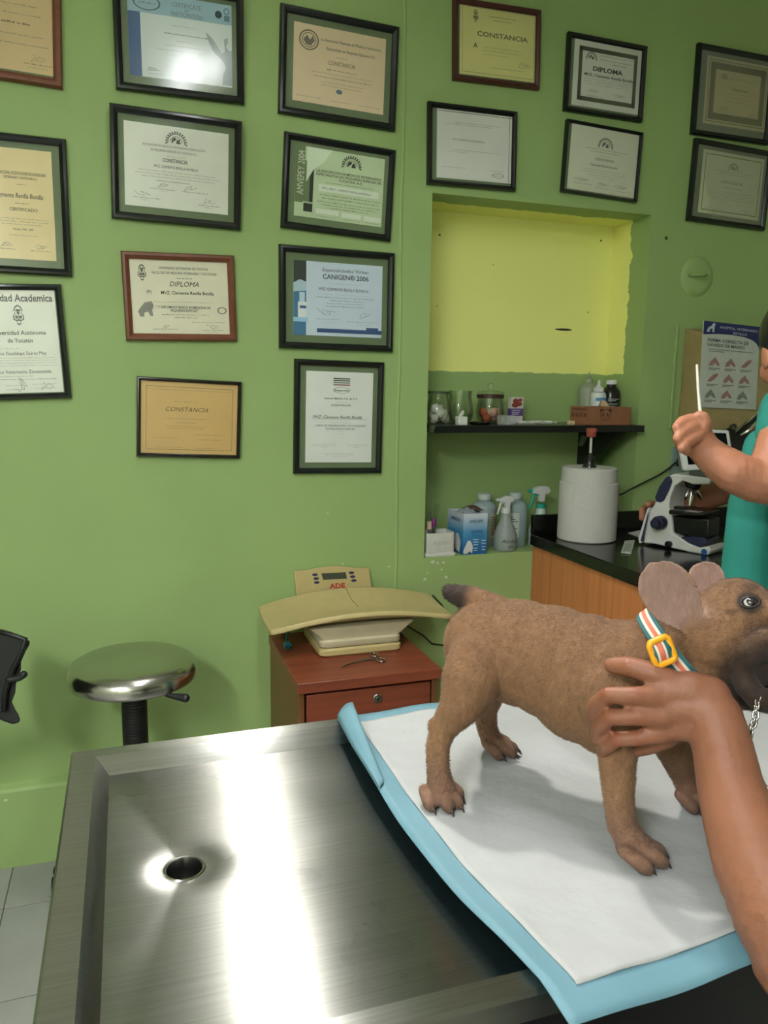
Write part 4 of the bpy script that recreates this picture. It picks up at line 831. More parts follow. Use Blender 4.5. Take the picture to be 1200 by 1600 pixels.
# ------------------------------------------------------------------ people
SKIN = vcolmat('skin', rough=.5, bump=.25, bscale=320, var=.06, nscale=40, sub=.15, spec=.35)
def skinfn(base, knuck=()):
    b = lin(base); r = lin((base[0]-6, base[1]-22, base[2]-24))
    def f(co, no):
        c = b
        for k in knuck: c = mixc(c, r, sstep(.014, .004, (co-k).length)*.5)
        return c
    return f
def face(mb, c, f, u, s=1.0):
    r = f.cross(u).normalized(); ax = (f, r, u)
    def q(a, b, h): return c+f*a*s+r*b*s+u*h*s
    mb.sphere(q(-.008, 0, .03), (.095*s, .074*s, .088*s), ax, 20, 14); mb.sphere(q(.02, 0, -.045), (.066*s, .058*s, .065*s), ax, 20, 14)
    mb.sphere(q(.062, 0, -.085), (.022*s, .022*s, .018*s), ax); mb.chain([q(.085, 0, .022), q(.102, 0, -.012), q(.106, 0, -.022)], [.009*s, .011*s, .013*s])
    for b in (-1, 1):
        mb.sphere(q(.096, .012*b, -.024), (.009*s, .008*s, .008*s), ax); mb.sphere(q(-.01, .077*b, -.002), (.02*s, .009*s, .031*s), ax)
        mb.sphere(q(.055, .042*b, -.02), (.03*s, .026*s, .03*s), ax); mb.sphere(q(.076, .03*b, .034), (.016*s, .026*s, .01*s), ax)
    mb.sphere(q(.083, 0, -.052), (.011*s, .026*s, .008*s), ax); mb.sphere(q(.081, 0, -.066), (.011*s, .022*s, .008*s), ax)
    return q
def face_parts(t, q, f, r, u, s, lipcol=(150, 84, 74)):
    for b in (-1, 1):
        e = MB().sphere(q(.068, .031*b, .012), .0125*s).build('eye', mat('human_eye_white', (220, 216, 208), rough=.15), t)
        MB().sphere(q(.0765, .031*b, .012), (.005*s, .0062*s, .0062*s), (f, r, u)).build('iris', mat('human_iris', (50, 32, 22), rough=.1), e)
        MB().tube([q(.083-.01*abs(k), .031*b+.022*k, .038+.004*(1-k*k)) for k in (-1, -.5, 0, .5, 1)], [.002, .0035, .004, .0035, .002], 6).build('eyebrow', mat('hair_black', (16, 14, 13), rough=.5), t)
    MB().tube([q(.093-.012*k*k, .022*k, -.059) for k in (-1, -.5, 0, .5, 1)], [.003, .006, .007, .006, .003], 8).build('lips', mat('lips_%d' % lipcol[0], lipcol, rough=.4), t)

# the holder beside the lens: left hand on the puppy, forearm across the table
hm = MB(); kn = []
def hch(js):
    ps = [P(x, y, d) for x, y, d, r in js]; rs = [r*d/FPX for x, y, d, r in js]; hm.chain(ps, rs); return ps
HB = .752
p1 = hch([(1056,1072,HB+.002,24),(1020,1052,HB+.004,18),(984,1042,HB+.014,16.5),(956,1040,HB+.028,13)]); kn += [p1[2]]
p2 = hch([(1036,1090,HB-.002,22),(994,1087,HB-.006,14.5),(950,1086,HB+.008,13.5),(930,1102,HB+.025,12.5),(927,1120,HB+.040,11)]); kn += p2[1:3]
p3 = hch([(1036,1118,HB-.002,22),(996,1120,HB-.006,14),(954,1121,HB+.007,13),(936,1137,HB+.025,12),(932,1152,HB+.040,10.5)]); kn += p3[1:3]
p4 = hch([(1036,1142,HB+.002,20),(1000,1153,HB+.001,13),(964,1155,HB+.012,12),(948,1168,HB+.028,11),(942,1176,HB+.044,9.5)]); kn += p4[1:3]
p5 = hch([(1044,1150,HB+.016,18),(1016,1166,HB+.026,13),(990,1172,HB+.040,12),(972,1178,HB+.054,10.5),(966,1184,HB+.064,9)])
hch([(1042,1080,HB,24),(1078,1080,HB-.002,32),(1105,1092,HB-.002,38)]); hch([(1040,1105,HB,26),(1075,1105,HB-.002,35),(1108,1108,HB-.004,42)])
hch([(1044,1134,HB+.004,24),(1075,1125,HB,33),(1108,1122,HB-.002,40)])
hch([(1094,1100,HB-.002,40),(1116,1124,HB-.01,45),(1130,1172,HB-.025,47),(1140,1225,HB-.04,51),(1158,1285,HB-.06,58),(1182,1350,HB-.082,67),(1222,1430,HB-.11,76),(1262,1500,HB-.13,80)])
for a in (1085, 1090, 1100): pass
EL = P(1262, 1500, HB-.13)
SH = V((.50, .10, 1.30)); PX = V((.68, .02, 0))
hm.chain([EL, EL.lerp(SH, .5), SH], [.044, .047, .055])
tz = .0
hm.chain([V((.68,.02,1.36)), V((.68,.02,1.28)), V((.68,.0,1.1)), V((.68,.0,.95))], [.10, .13, .13, .14]); hm.chain([SH, V((.68,.02,1.34)), V((.86,.02,1.30))], [.06, .075, .06])
hm.chain([V((.86,.02,1.30)), V((.92,.0,1.02)), V((.90,.16,.80))], [.055, .045, .036]); 
for i in range(4): hm.chain([V((.885+.017*i, .18, .775)), V((.883+.018*i, .2, .735)), V((.884+.017*i, .205, .70))], [.013, .0095, .008])
hm.sphere(V((.905,.175,.775)), (.036,.02,.03)); hm.chain([V((.88,.185,.79)), V((.862,.205,.76)), V((.858,.212,.735))], [.014, .01, .008])
for s_ in (-1, 1): hm.chain([V((.68+.085*s_,.0,.92)), V((.68+.1*s_,.02,.5)), V((.68+.1*s_,.0,.09)), V((.68+.1*s_,.1,.045))], [.095, .062, .045, .04])
hcen = V((.68, .04, 1.58)); hff = V((-.25, .95, -.2)).normalized(); hrr = hff.cross(V((0,0,1))).normalized(); huu = hrr.cross(hff)
hm.chain([V((.68,.02,1.38)), V((.68,.03,1.5))], [.06, .055]); q = face(hm, hcen, hff, huu)
pa = thing('person', 'person steadying the puppy with one hand, bare forearm reaching over the pad', 'person', (PX.x, PX.y, 0))
remesh(hm, 'body', SKIN, pa, voxel=.0026, smooth=3, colfn=skinfn((132, 87, 64), kn))
face_parts(pa, q, hff, hrr, huu, 1.0)
hr_ = MB(); hr_.sphere(hcen-hff*.022+huu*.05, (.098, .086, .085), (hff, hrr, huu), 24, 16); hr_.sphere(hcen-hff*.05-huu*.02, (.066, .078, .08), (hff, hrr, huu), 20, 14)
remesh(hr_, 'hair', mat('hair_dark', (20, 16, 14), rough=.5, bump=.6, bscale=300), pa, voxel=.006, smooth=3)
CLO1 = mat('dark_clothes', (40, 44, 52), rough=.9, bump=.4, bscale=120)
ct = MB(); ct.chain([V((.68,.02,1.33)), V((.68,.0,1.1)), V((.68,.0,.93))], [.135, .142, .15]); ct.chain([SH+V((0,-.005,-.005)), V((.68,.02,1.34)), V((.86,.02,1.30))], [.072, .088, .072])
ct.chain([SH, SH.lerp(EL, .38)], [.069, .062]); ct.chain([V((.86,.02,1.30)), V((.892,.01,1.17))], [.069, .062]); remesh(ct, 'shirt', CLO1, pa, voxel=.006, smooth=4)
ct = MB()
for s_ in (-1, 1): ct.chain([V((.68+.085*s_,.0,.92)), V((.68+.1*s_,.02,.5)), V((.68+.1*s_,.0,.1))], [.108, .078, .066])
remesh(ct, 'trousers', mat('navy_trousers', (28, 32, 46), rough=.9), pa, voxel=.007, smooth=4)
for s_ in (-1, 1):
    sh = MB(); sh.chain([V((.68+.1*s_,-.03,.045)), V((.68+.1*s_,.06,.042)), V((.68+.1*s_,.14,.036))], [.045, .044, .036]); sh.box(.68+.1*s_-.04, .68+.1*s_+.04, -.07, .17, 0, .02)
    remesh(sh, 'shoe', mat('shoe_dark', (30, 30, 32), rough=.5), pa, voxel=.005, smooth=4)

# the assistant in teal scrubs at the counter
nm_ = MB(); kn2 = []
def nch(js, mb=None):
    ps = [P(x, y, d) for x, y, d, r in js]; rs = [r*d/FPX for x, y, d, r in js]; (mb or nm_).chain(ps, rs); return ps
ND_ = 1.46
nch([(1238,645,1.52,44),(1224,702,1.48,42),(1202,752,ND_,38),(1180,752,ND_,34),(1148,738,ND_,33),(1118,718,ND_+.01,28),(1102,703,ND_+.015,25)])
nch([(1102,703,ND_+.015,25),(1090,688,ND_+.015,26),(1080,672,ND_+.01,23)])
FI = [[(1078,660,ND_-.002,14),(1066,660,ND_-.012,10),(1058,668,ND_-.022,8.5),(1062,676,ND_-.022,7)],
      [(1082,668,ND_-.006,14),(1066,676,ND_-.022,10),(1059,685,ND_-.028,8.5),(1066,692,ND_-.022,7)],
      [(1088,680,ND_-.008,13),(1072,692,ND_-.026,9.5),(1066,700,ND_-.03,8),(1074,706,ND_-.022,7)],
      [(1084,694,ND_+.004,11),(1070,698,ND_+.0,7.5),(1060,692,ND_-.004,6.5),(1056,686,ND_-.004,5.5)],
      [(1096,672,ND_-.004,13),(1103,660,ND_-.012,9.5),(1100,651,ND_-.014,8),(1092,648,ND_-.012,7)]]
for f_ in FI: kn2 += nch(f_)[1:2]
# far arm, reaching behind the microscope
nch([(1290,650,1.86,36),(1240,700,2.08,33),(1190,742,2.3,27),(1140,762,2.48,23),(1085,785,2.55,18),(1040,797,2.58,15)])
nch([(1040,797,2.58,15),(1022,800,2.57,13)])
for k in range(4): nch([(1022,795+4*k,2.57,6),(1010,793+4.5*k,2.56,5.5),(1003,796+4.5*k,2.53,5)])
nch([(1028,792,2.55,6),(1018,787,2.53,5.5),(1012,788,2.50,5)])
# torso, neck, legs
TN = P(1290, 720, 1.66); TN = V((TN.x, TN.y, 0)); NF = V((-.55, .83, 0)).normalized(); NR = V((NF.y, -NF.x, 0))
S1 = P(1238, 645, 1.52); S2 = P(1290, 650, 1.86)
nk = V((TN.x, TN.y, 1.36)); 
nm_.chain([V((TN.x, TN.y, 1.27)), V((TN.x, TN.y, 1.1)), V((TN.x, TN.y, .92))], [.12, .125, .14]); nm_.chain([S1, nk-V((0,0,.03)), S2], [.05, .06, .05])
for s_ in (-1, 1): nm_.chain([V((TN.x, TN.y, .9))+NR*.085*s_, V((TN.x, TN.y, .5))+NR*.09*s_, V((TN.x, TN.y, .09))+NR*.09*s_, V((TN.x, TN.y, .045))+NR*.09*s_+NF*.1], [.095, .062, .045, .04])
hc2 = P(1255, 556, 1.60); nf = (V((.45, .88, 0))+V((0,0,-.22))).normalized(); nr = nf.cross(V((0,0,1))).normalized(); nu_ = nr.cross(nf)
nm_.chain([nk, hc2-nu_*.07], [.055, .05]); q2 = face(nm_, hc2, nf, nu_, .98)
nurse = thing('person', 'person in teal scrubs at the right edge holding up a thin white stick', 'person', TN)
remesh(nm_, 'body', SKIN, nurse, voxel=.0032, smooth=3, colfn=skinfn((168, 114, 88), kn2))
face_parts(nurse, q2, nf, nr, nu_, .98)
h_ = MB(); h_.sphere(hc2-nf*.02+nu_*.045, (.1, .09, .088), (nf, nr, nu_), 24, 16); h_.sphere(hc2-nf*.075-nu_*.005, (.065, .075, .075), (nf, nr, nu_), 20, 14); h_.sphere(hc2-nf*.13-nu_*.03, (.04, .04, .04), (nf, nr, nu_)); 
remesh(h_, 'hair', mat('hair_black2', (12, 11, 11), rough=.42, bump=.6, bscale=300), nurse, voxel=.006, smooth=3)
TEAL = mat('teal_scrubs', (30, 122, 110), rough=.85, var=.1, nscale=9, bump=.6, bscale=22)
sc = MB(); sc.chain([V((TN.x, TN.y, 1.24)), V((TN.x, TN.y, 1.08)), V((TN.x, TN.y, .9)), V((TN.x, TN.y, .72))], [.135, .142, .15, .155]); sc.chain([S1+V((.0,.0,-.01)), nk-V((0,0,.04)), S2], [.064, .075, .064])
sc.chain([S1, S1.lerp(P(1224,702,1.48), .5)], [.063, .060]); sc.chain([S2, S2.lerp(P(1240,700,2.08), .6)], [.062, .058])
sc.chain([P(1196,700,1.62), P(1176,790,1.62), P(1166,900,1.62), P(1160,980,1.62)], [.045, .05, .052, .05])
remesh(sc, 'scrub_top', TEAL, nurse, voxel=.006, smooth=4)
tr = MB()
for s_ in (-1, 1): tr.chain([V((TN.x, TN.y, .88))+NR*.085*s_, V((TN.x, TN.y, .5))+NR*.09*s_, V((TN.x, TN.y, .1))+NR*.09*s_], [.11, .085, .075])
remesh(tr, 'scrub_trousers', TEAL, nurse, voxel=.007, smooth=4)
for s_ in (-1, 1):
    b_ = V((TN.x, TN.y, 0))+NR*.09*s_; sh = MB(); sh.chain([b_-NF*.03+V((0,0,.045)), b_+NF*.06+V((0,0,.042)), b_+NF*.14+V((0,0,.036))], [.044, .043, .036]); sh.obox(b_+NF*.05+V((0,0,.01)), NF*.11, NR*.036, V((0,0,.01)))
    remesh(sh, 'shoe', mat('shoe_white', (200, 200, 198), rough=.5), nurse, voxel=.005, smooth=4)
st = MB(); st.tube([P(1095, 655, ND_-.008), P(1091, 610, ND_+.0), P(1089, 570, ND_+.005)], [.0032, .0026, .0024], 10)
tag(st.build('sampling_stick', mat('stick_white', (216, 214, 200), rough=.45), loc=P(1095, 655, ND_-.008)), 'thin white stick held upright between the fingers', 'stick')

# ------------------------------------------------------------------ wooden drawer cabinet, pet scale, forceps, cords
CX0, CX1, CY0, CY1, CZ = .412, .818, 1.915, 2.345, .642
REDW = woodmat('reddish_wood', (112, 54, 36), (138, 70, 46), 'x', .38); REDS = woodmat('brown_side_wood', (104, 66, 36), (122, 78, 44), 'z', .4)
cab = thing('drawer_cabinet', 'low reddish wooden drawer cabinet under the pet scale', 'cabinet', ((CX0+CX1)/2, (CY0+CY1)/2, 0))
MB().box(CX0, CX0+.018, CY0+.012, CY1, .02, CZ-.03).build('side_panel', REDS, cab, bevel=.001)
MB().box(CX1-.018, CX1, CY0+.012, CY1, .02, CZ-.03).build('side_panel', REDS, cab, bevel=.001)
MB().box(CX0+.018, CX1-.018, CY1-.01, CY1, .02, CZ-.03).build('back_panel', REDS, cab)
MB().box(CX0-.004, CX1+.004, CY0-.004, CY1, CZ-.03, CZ).build('top', REDW, cab, bevel=.002)
MB().box(CX0+.018, CX1-.018, CY0+.02, CY1-.01, .02, .06).build('plinth', REDS, cab)
for k in range(3):
    z1 = CZ-.04-k*.185; dr = MB().box(CX0+.024, CX1-.024, CY0+.008, CY0+.028, z1-.175, z1).build('drawer_front', REDW, cab, bevel=.002)
    if k == 0:
        lk = MB().lathe(((CX0+CX1)/2+.02, CY0+.009, z1-.03), [(.0,.0105),(.006,.0105),(.0065,.0075),(.0115,.0075),(.0132,.006),(.0135,.0)], 24, axis=(0,-1,0), cap=False).build('lock', mat('lock_nickel', (150,146,136), rough=.28, metal=1), dr)
        MB().box((CX0+CX1)/2+.0188, (CX0+CX1)/2+.0212, CY0-.0042, CY0-.0028, z1-.035, z1-.025).build('keyhole', mat('keyhole', (20,18,16), rough=.6), lk)
    else:
        MB().tube([((CX0+CX1)/2-.04, CY0+.008, z1-.08), ((CX0+CX1)/2-.035, CY0-.015, z1-.08), ((CX0+CX1)/2+.035, CY0-.015, z1-.08), ((CX0+CX1)/2+.04, CY0+.008, z1-.08)], .005, 8).build('handle', MATS['lock_nickel'], dr)
CREAM = mat('cream_plastic', (186, 170, 118), rough=.38, var=.04); CREAM2 = mat('pale_cream_plastic', (190, 182, 152), rough=.42, var=.04)
SX0, SX1, SY0, SY1 = .512, .766, 2.085, 2.32
scl = thing('pet_scale', 'cream plastic pet scale with curved weighing tray on the cabinet', 'scale', ((SX0+SX1)/2, (SY0+SY1)/2, CZ))
def rring(x0, x1, y0, y1, z, r=.02, n=5):
    out = []
    for cx, cy, a0 in ((x1-r, y1-r, 0), (x0+r, y1-r, PI/2), (x0+r, y0+r, PI), (x1-r, y0+r, 1.5*PI)):
        for i in range(n+1):
            a = a0+PI/2*i/n; out.append(V((cx+r*math.cos(a), cy+r*math.sin(a), z)))
    return out
MB().loft([rring(SX0+.006, SX1-.006, SY0+.006, SY1, CZ+.0), rring(SX0, SX1, SY0, SY1, CZ+.006), rring(SX0, SX1, SY0, SY1, CZ+.020), rring(SX0+.006, SX1-.006, SY0+.006, SY1, CZ+.026)]).build('base', CREAM, scl, smooth=.7)
MB().loft([rring(SX0+.004, SX1-.004, SY0+.004, SY1, CZ+.029), rring(SX0+.002, SX1-.002, SY0+.002, SY1, CZ+.032), rring(SX0+.002, SX1-.002, SY0+.002, SY1, CZ+.046), rring(SX0+.006, SX1-.006, SY0+.006, SY1, CZ+.05)]).build('platform', CREAM2, scl, smooth=.7)
MB().loft([rring(SX0+.01, SX1-.004, SY0+.012, SY1-.01, CZ+.05, .01), rring(SX0-.03, SX1+.04, SY0+.005, SY1-.005, CZ+.088, .01)]).build('tray_support', CREAM2, scl, smooth=.7)
TXC, TYC, TLX, TLY = .652, 2.195, .285, .112
def trz(x, y):
    fx = (x-TXC)/TLX; fy = (y-TYC)/TLY
    return CZ+.100-.006*fx*fx+.040*(fy*fy)*(1-.9*fx*fx)+.006*fy+.004*abs(fx)**3
def trayfn(off):
    def f(u, v_):
        x = TXC+TLX*(2*u-1); yy = (2*v_-1)
        hw = TLY*(1.0+.06*math.cos((2*u-1)*PI/2)-.0)
        # rounded corners
        e = max(0, abs(2*u-1)-.9)/.1; hw *= (1-.10*e*e)
        y = TYC+hw*yy
        return V((x, y, trz(x, TYC+TLY*yy)+off))
    return f
o = MB().grid(trayfn(0), 60, 30).build('tray', CREAM, scl, smooth=2); sm = o.modifiers.new('s', 'SOLIDIFY'); sm.thickness = .016; sm.offset = -1; bv = o.modifiers.new('b', 'BEVEL'); bv.width = .004; bv.segments = 3; bv.angle_limit = .9
CRK = mat('crack_line', (96, 84, 56), rough=.8)
for ln in ([(.0, .98), (.02, .6), (.06, .25)], [(.235, -.995), (.215, -.9)]):
    pp = []
    for fx, fy in ln: x = TXC+TLX*fx; y = TYC+TLY*fy*1.05; pp.append(V((x, y, trz(x, TYC+TLY*fy)+.0005)))
    MB().tube(catm(pp, 10), .0007, 5).build('crack', CRK, scl, smooth=2)
# display housing leaning back behind the tray
hA, hB_, hC, hD = on(459, 892, 'y', 2.335), on(577, 887, 'y', 2.335), on(586, 945, 'y', 2.322), on(466, 952, 'y', 2.322)
nrm = (hB_-hA).cross(hD-hA).normalized(); nrm = -nrm if nrm.y < 0 else nrm
hx = (hB_-hA).normalized(); hz = (hA-hD).normalized()
dsp = MB(); tp = [hA.lerp(hB_, t)+hz*(.010*math.sin(PI*min(1, max(0, (t-.18)/.64)))**.8 if .18 < t < .82 else 0) for t in [i/24 for i in range(25)]]
dsp.prism([hD]+[hC]+tp[::-1], nrm*.012); dsp.build('display_housing', CREAM, scl, bevel=.004, bseg=3, smooth=.5)
fo = -nrm*.0006
def hpx(x, y):
    r = ray(x, y); return CAM+r*((hA-CAM).dot(nrm)/r.dot(nrm))
MB().prism([hpx(502, 896)-nrm*.001, hpx(540, 894)-nrm*.001, hpx(542, 904)-nrm*.001, hpx(505, 906)-nrm*.001], nrm*.002).build('lcd_screen', mat('lcd_grey', (70, 76, 64), rough=.2), scl)
for x, y in ((492, 898), (494, 904), (495, 910), (549, 895), (551, 901), (553, 907)):
    MB().sphere(hpx(x, y), (.0095, .0044, .002), (hx, hz, nrm)).build('button', mat('button_blue', (48, 54, 92), rough=.4), scl)
lt = MB(); text_on(lt, 'ADE', hpx(527, 915)+fo*1.5, hx, hz, .016, .052, bold=.03); lt.build('lettering', mat('logo_red', (178, 32, 24), rough=.5), scl, smooth=0, fix=False)
lt = MB(); text_on(lt, '- - - - -', hpx(525, 907)+fo*1.5, hx, hz, .003, .05); lt.build('fine_print', mat('print_brown', (120, 108, 76), rough=.6), scl, smooth=0, fix=False)['kind'] = 'stuff'
# teal plug hanging over the cabinet edge
pg = thing('power_plug', 'teal plug on a short cord at the left of the pet scale', 'plug', on(447, 1008, 'z', CZ))
TL_ = mat('plug_teal', (34, 104, 112), rough=.45); pb = on(448, 1008, 'z', CZ+.012)
MB().tube([pb+V((.035,.09,.03)), pb+V((.015,.06,.02)), pb+V((.006,.03,.01)), pb+V((0,.012,.004))], .0035, 8).build('cord', TL_, pg, smooth=2)
MB().lathe(pb+V((0,.014,.004)), [(.004, 0), (.009, .006), (.012, .016), (.0125, .026), (.011, .028)], 16, axis=(.06,-1,-.1)).build('plug_body', TL_, pg)
for s_ in (-1, 1): MB().box(pb.x+s_*.005-.001, pb.x+s_*.005+.001, pb.y-.03, pb.y-.014, pb.z-.002, pb.z+.004).build('prong', mat('prong_dark', (26, 40, 44), rough=.4), pg)
# forceps
fc = thing('forceps', 'curved steel forceps lying on the cabinet top', 'forceps', on(570, 1035, 'z', CZ))
FST = mat('forceps_steel', (176, 172, 164), rough=.22, metal=1)
fp = lambda x, y, h=.004: on(x, y, 'z', CZ+h)
for s_ in (-1, 1):
    MB().tube([fp(533, 1043), fp(541, 1039), fp(555, 1035), fp(572, 1031, .005), fp(582, 1029+s_*1.2), fp(586+s_*2, 1028+s_*2)], [.0012, .0018, .0022, .0032, .0026, .0024], 8).build('arm', FST, fc, smooth=2)
    c0 = fp(590+s_*5, 1027+s_*4); MB().tube([c0+V((.0115*math.cos(6.2832*i/20), .016*math.sin(6.2832*i/20), 0)) for i in range(21)], .0024, 8, cap=False).build('finger_ring', FST, fc, smooth=2)
# black cords behind the scale
BCM = mat('black_cord', (16, 18, 16), rough=.5)
(MB().tube([(.77, 2.31, CZ+.008), (.83, 2.315, CZ+.022), on(660, 992, 'y', 2.335), on(675, 1006, 'y', 2.335), on(692, 1008, 'y', 2.338), on(730, 1000, 'y', 2.34), on(770, 1060, 'y', 2.34)], .0028, 8).build('cord', BCM, scl, smooth=2))
(MB().tube([on(676, 930, 'y', 2.342), on(690, 945, 'y', 2.343), on(700, 962, 'y', 2.342), on(712, 985, 'y', 2.342), on(735, 1010, 'y', 2.342)], .0026, 8).build('cord', BCM, scl, smooth=2))

# ------------------------------------------------------------------ steel stool and black chair at left
sc_ = on(207, 1028, 'z', .70); sc_.z = 0; SZ = .70; sr = .168
stl = thing('stool', 'round brushed steel stool on a black ribbed post', 'stool', (sc_.x, sc_.y, 0))
SST = mat('stool_steel', (190, 188, 182), rough=.2, metal=1, var=.04, nscale=6, bump=.05, bscale=6)
MB().lathe((sc_.x, sc_.y, SZ), [(.0, -.004), (sr*.5, -.003), (sr*.74, .0), (sr*.85, -.003), (sr*.93, -.010), (sr*.985, -.024), (sr, -.036), (sr*.995, -.048), (sr*.975, -.056), (sr*.95, -.058), (.03, -.056), (0, -.056)], 64, cap=False).build('seat', SST, stl, smooth=1.2)
pst = []; z = .12
pst = [(.033, .12)]
while z < SZ-.06: pst += [(.0335, z), (.0335, z+.004), (.0315, z+.0055), (.0315, z+.007)]; z += .0085
MB().lathe((sc_.x, sc_.y, 0), pst+[(.03, SZ-.05)], 24).build('post', mat('ribbed_black', (22, 22, 22), rough=.5), stl, smooth=.4)
MB().lathe((sc_.x, sc_.y, 0), [(.05, .09), (.05, .125), (.036, .13)], 24).build('hub', mat('black_plastic', (24, 24, 25), rough=.45), stl)
MB().chain([(sc_.x+.02, sc_.y-.05, SZ-.056), (sc_.x+.085, sc_.y-.135, SZ-.062), (sc_.x+.125, sc_.y-.155, SZ-.066)], [.006, .006, .011]).build('lever', MATS['black_plastic'], stl, smooth=2)
for k in range(5):
    a = 2*PI*k/5+.3; e = V((sc_.x+.24*math.cos(a), sc_.y+.24*math.sin(a), .07))
    if e.y > D-.06: e.y = D-.06
    lg = MB().tube([(sc_.x, sc_.y, .105), ((sc_.x+e.x)/2, (sc_.y+e.y)/2, .095), e], [.022, .018, .014], 10).build('leg', MATS['black_plastic'], stl, smooth=2)
    MB().lathe((e.x-.011, e.y, .026), [(.0, 0), (.024, 0), (.026, .004), (.026, .018), (.024, .022), (0, .022)], 18, axis=(1,0,0), cap=False).build('caster', mat('caster_black', (20, 20, 20), rough=.5), lg)
# swivel chair: only the tip of its seat pan, lever and ribbed post reach into the picture
swv = thing('swivel_chair', 'black swivel chair with a ribbed back support, mostly cut off by the left edge', 'chair', (-.42, 1.88, 0))
cd_ = 1.8; PLB = mat('chair_black', (20, 21, 22), rough=.42, var=.05)
def cp(x, y, d=cd_): return P(x, y, d)
sh_ = [cp(x, y) for x, y in ((46, 1000), (47, 1006), (40, 1018), (33, 1034), (33, 1046), (25, 1068), (24, 1082), (18, 1098), (24, 1112), (32, 1124), (30, 1129), (20, 1132), (6, 1127), (-14, 1118), (-22, 1090), (-22, 1020), (-8, 984), (2, 985), (24, 993))]
MB().prism(sh_, ray(10, 1050).normalized()*.2).build('backrest', PLB, swv, bevel=.005, bseg=3)
MB().tube([cp(-10, 984, 1.79), cp(16, 991, 1.79), cp(40, 999, 1.79), cp(34, 1018, 1.79), cp(20, 1046, 1.79), cp(8, 1080, 1.79), cp(6, 1112, 1.79)], .006, 8).build('rib', PLB, swv, smooth=2)
MB().chain([cp(14, 1062, 1.77), cp(30, 1059, 1.77), cp(37, 1054, 1.77)], [.008, .008, .0085]).build('lever', PLB, swv, smooth=2)
cpx = cp(-290, 1200, 1.72); pst = []; z = .12
while z < .6: pst += [(.0335, z), (.0335, z+.004), (.031, z+.0055), (.031, z+.007)]; z += .0085
MB().lathe((cpx.x, cpx.y, 0), [(.033, .11)]+pst, 24).build('post', MATS['ribbed_black'], swv, smooth=.4)
sx, sy = cpx.x+.06, cpx.y
top_ = cp(-14, 1108, 1.9); bot_ = V((cpx.x, cpx.y, .58)); rp_ = []; rr0 = []
for i in range(90):
    t9 = i/89; k9 = V((top_.x-.02, top_.y+.02, .60)); rp_.append((top_*(1-t9)+k9*t9)*(1-t9)+(k9*(1-t9)+bot_*t9)*t9); rr0.append(.030 if i % 3 else .0265)
MB().tube(rp_, rr0, 20).build('back_bar', MATS['ribbed_black'], swv, smooth=.4)
MB().loft([rring(sx-.34, sx+.02, sy-.2, sy+.2, .66, .07), rring(sx-.36, sx+.03, sy-.21, sy+.21, .68, .08), rring(sx-.34, sx+.02, sy-.2, sy+.2, .73, .07)]).build('seat', mat('black_vinyl', (24, 24, 25), rough=.5), swv, smooth=1)
for k in range(5):
    a = 2*PI*k/5+.9; e = V((cpx.x+.26*math.cos(a), cpx.y+.26*math.sin(a), .07))
    lg = MB().tube([(cpx.x, cpx.y, .11), ((cpx.x+e.x)/2, (cpx.y+e.y)/2, .095), e], [.022, .018, .014], 10).build('leg', PLB, swv, smooth=2)
    MB().lathe((e.x-.011, e.y, .026), [(.0, 0), (.024, 0), (.026, .004), (.026, .018), (.024, .022), (0, .022)], 18, axis=(1,0,0), cap=False).build('caster', MATS['caster_black'], lg)

# ------------------------------------------------------------------ counter with black worktop
OR = woodmat('orange_wood', (180, 108, 62), (206, 132, 80), 'z', .42)
KX0, KX1, KY0, KZ = 1.345, 3.0, 1.735, .926
kc = thing('counter_cabinet', 'orange wood counter cabinet below the black worktop', 'cabinet', (KX0+.4, (KY0+D)/2, 0))
MB().box(KX0, KX0+.02, KY0, D-.002, 0, KZ-.04).build('end_panel', OR, kc, bevel=.001)
MB().box(KX0+.02, KX1, KY0+.02, KY0+.03, .08, KZ-.04).build('carcass_front', OR, kc)
MB().box(KX0+.02, KX1, KY0+.06, KY0+.07, 0, .08).build('kick_board', mat('kick_dark', (60, 40, 26), rough=.6), kc)
for i in range(4):
    x0 = KX0+.025+i*.4
    dr = MB().box(x0, x0+.39, KY0-.004, KY0+.02, KZ-.24, KZ-.085).build('drawer_front', OR, kc, bevel=.002)
    MB().lathe((x0+.195, KY0-.004, KZ-.16), [(.006, 0), (.006, .014), (.014, .02), (.012, .028), (0, .03)], 18, axis=(0,-1,0), cap=False).build('knob', MATS['lock_nickel'], dr)
    dr = MB().box(x0, x0+.39, KY0-.004, KY0+.02, .09, KZ-.25).build('door', OR, kc, bevel=.002)
    MB().lathe((x0+.35, KY0-.004, KZ-.32), [(.006, 0), (.006, .014), (.014, .02), (.012, .028), (0, .03)], 18, axis=(0,-1,0), cap=False).build('knob', MATS['lock_nickel'], dr)
GRAN = mat('black_granite', (14, 14, 13), rough=.16, var=.3, nscale=300)
wt = thing('worktop', 'polished black stone worktop with low back upstand', 'worktop', (KX0+.4, (KY0+D)/2, KZ-.04))
MB().box(KX0-.012, KX1, KY0-.02, D-.001, KZ-.04, KZ).build('slab', GRAN, wt, bevel=.003)
MB().box(KX0-.012, KX1, D-.022, D-.001, KZ, KZ+.068).build('upstand', GRAN, wt, bevel=.002)
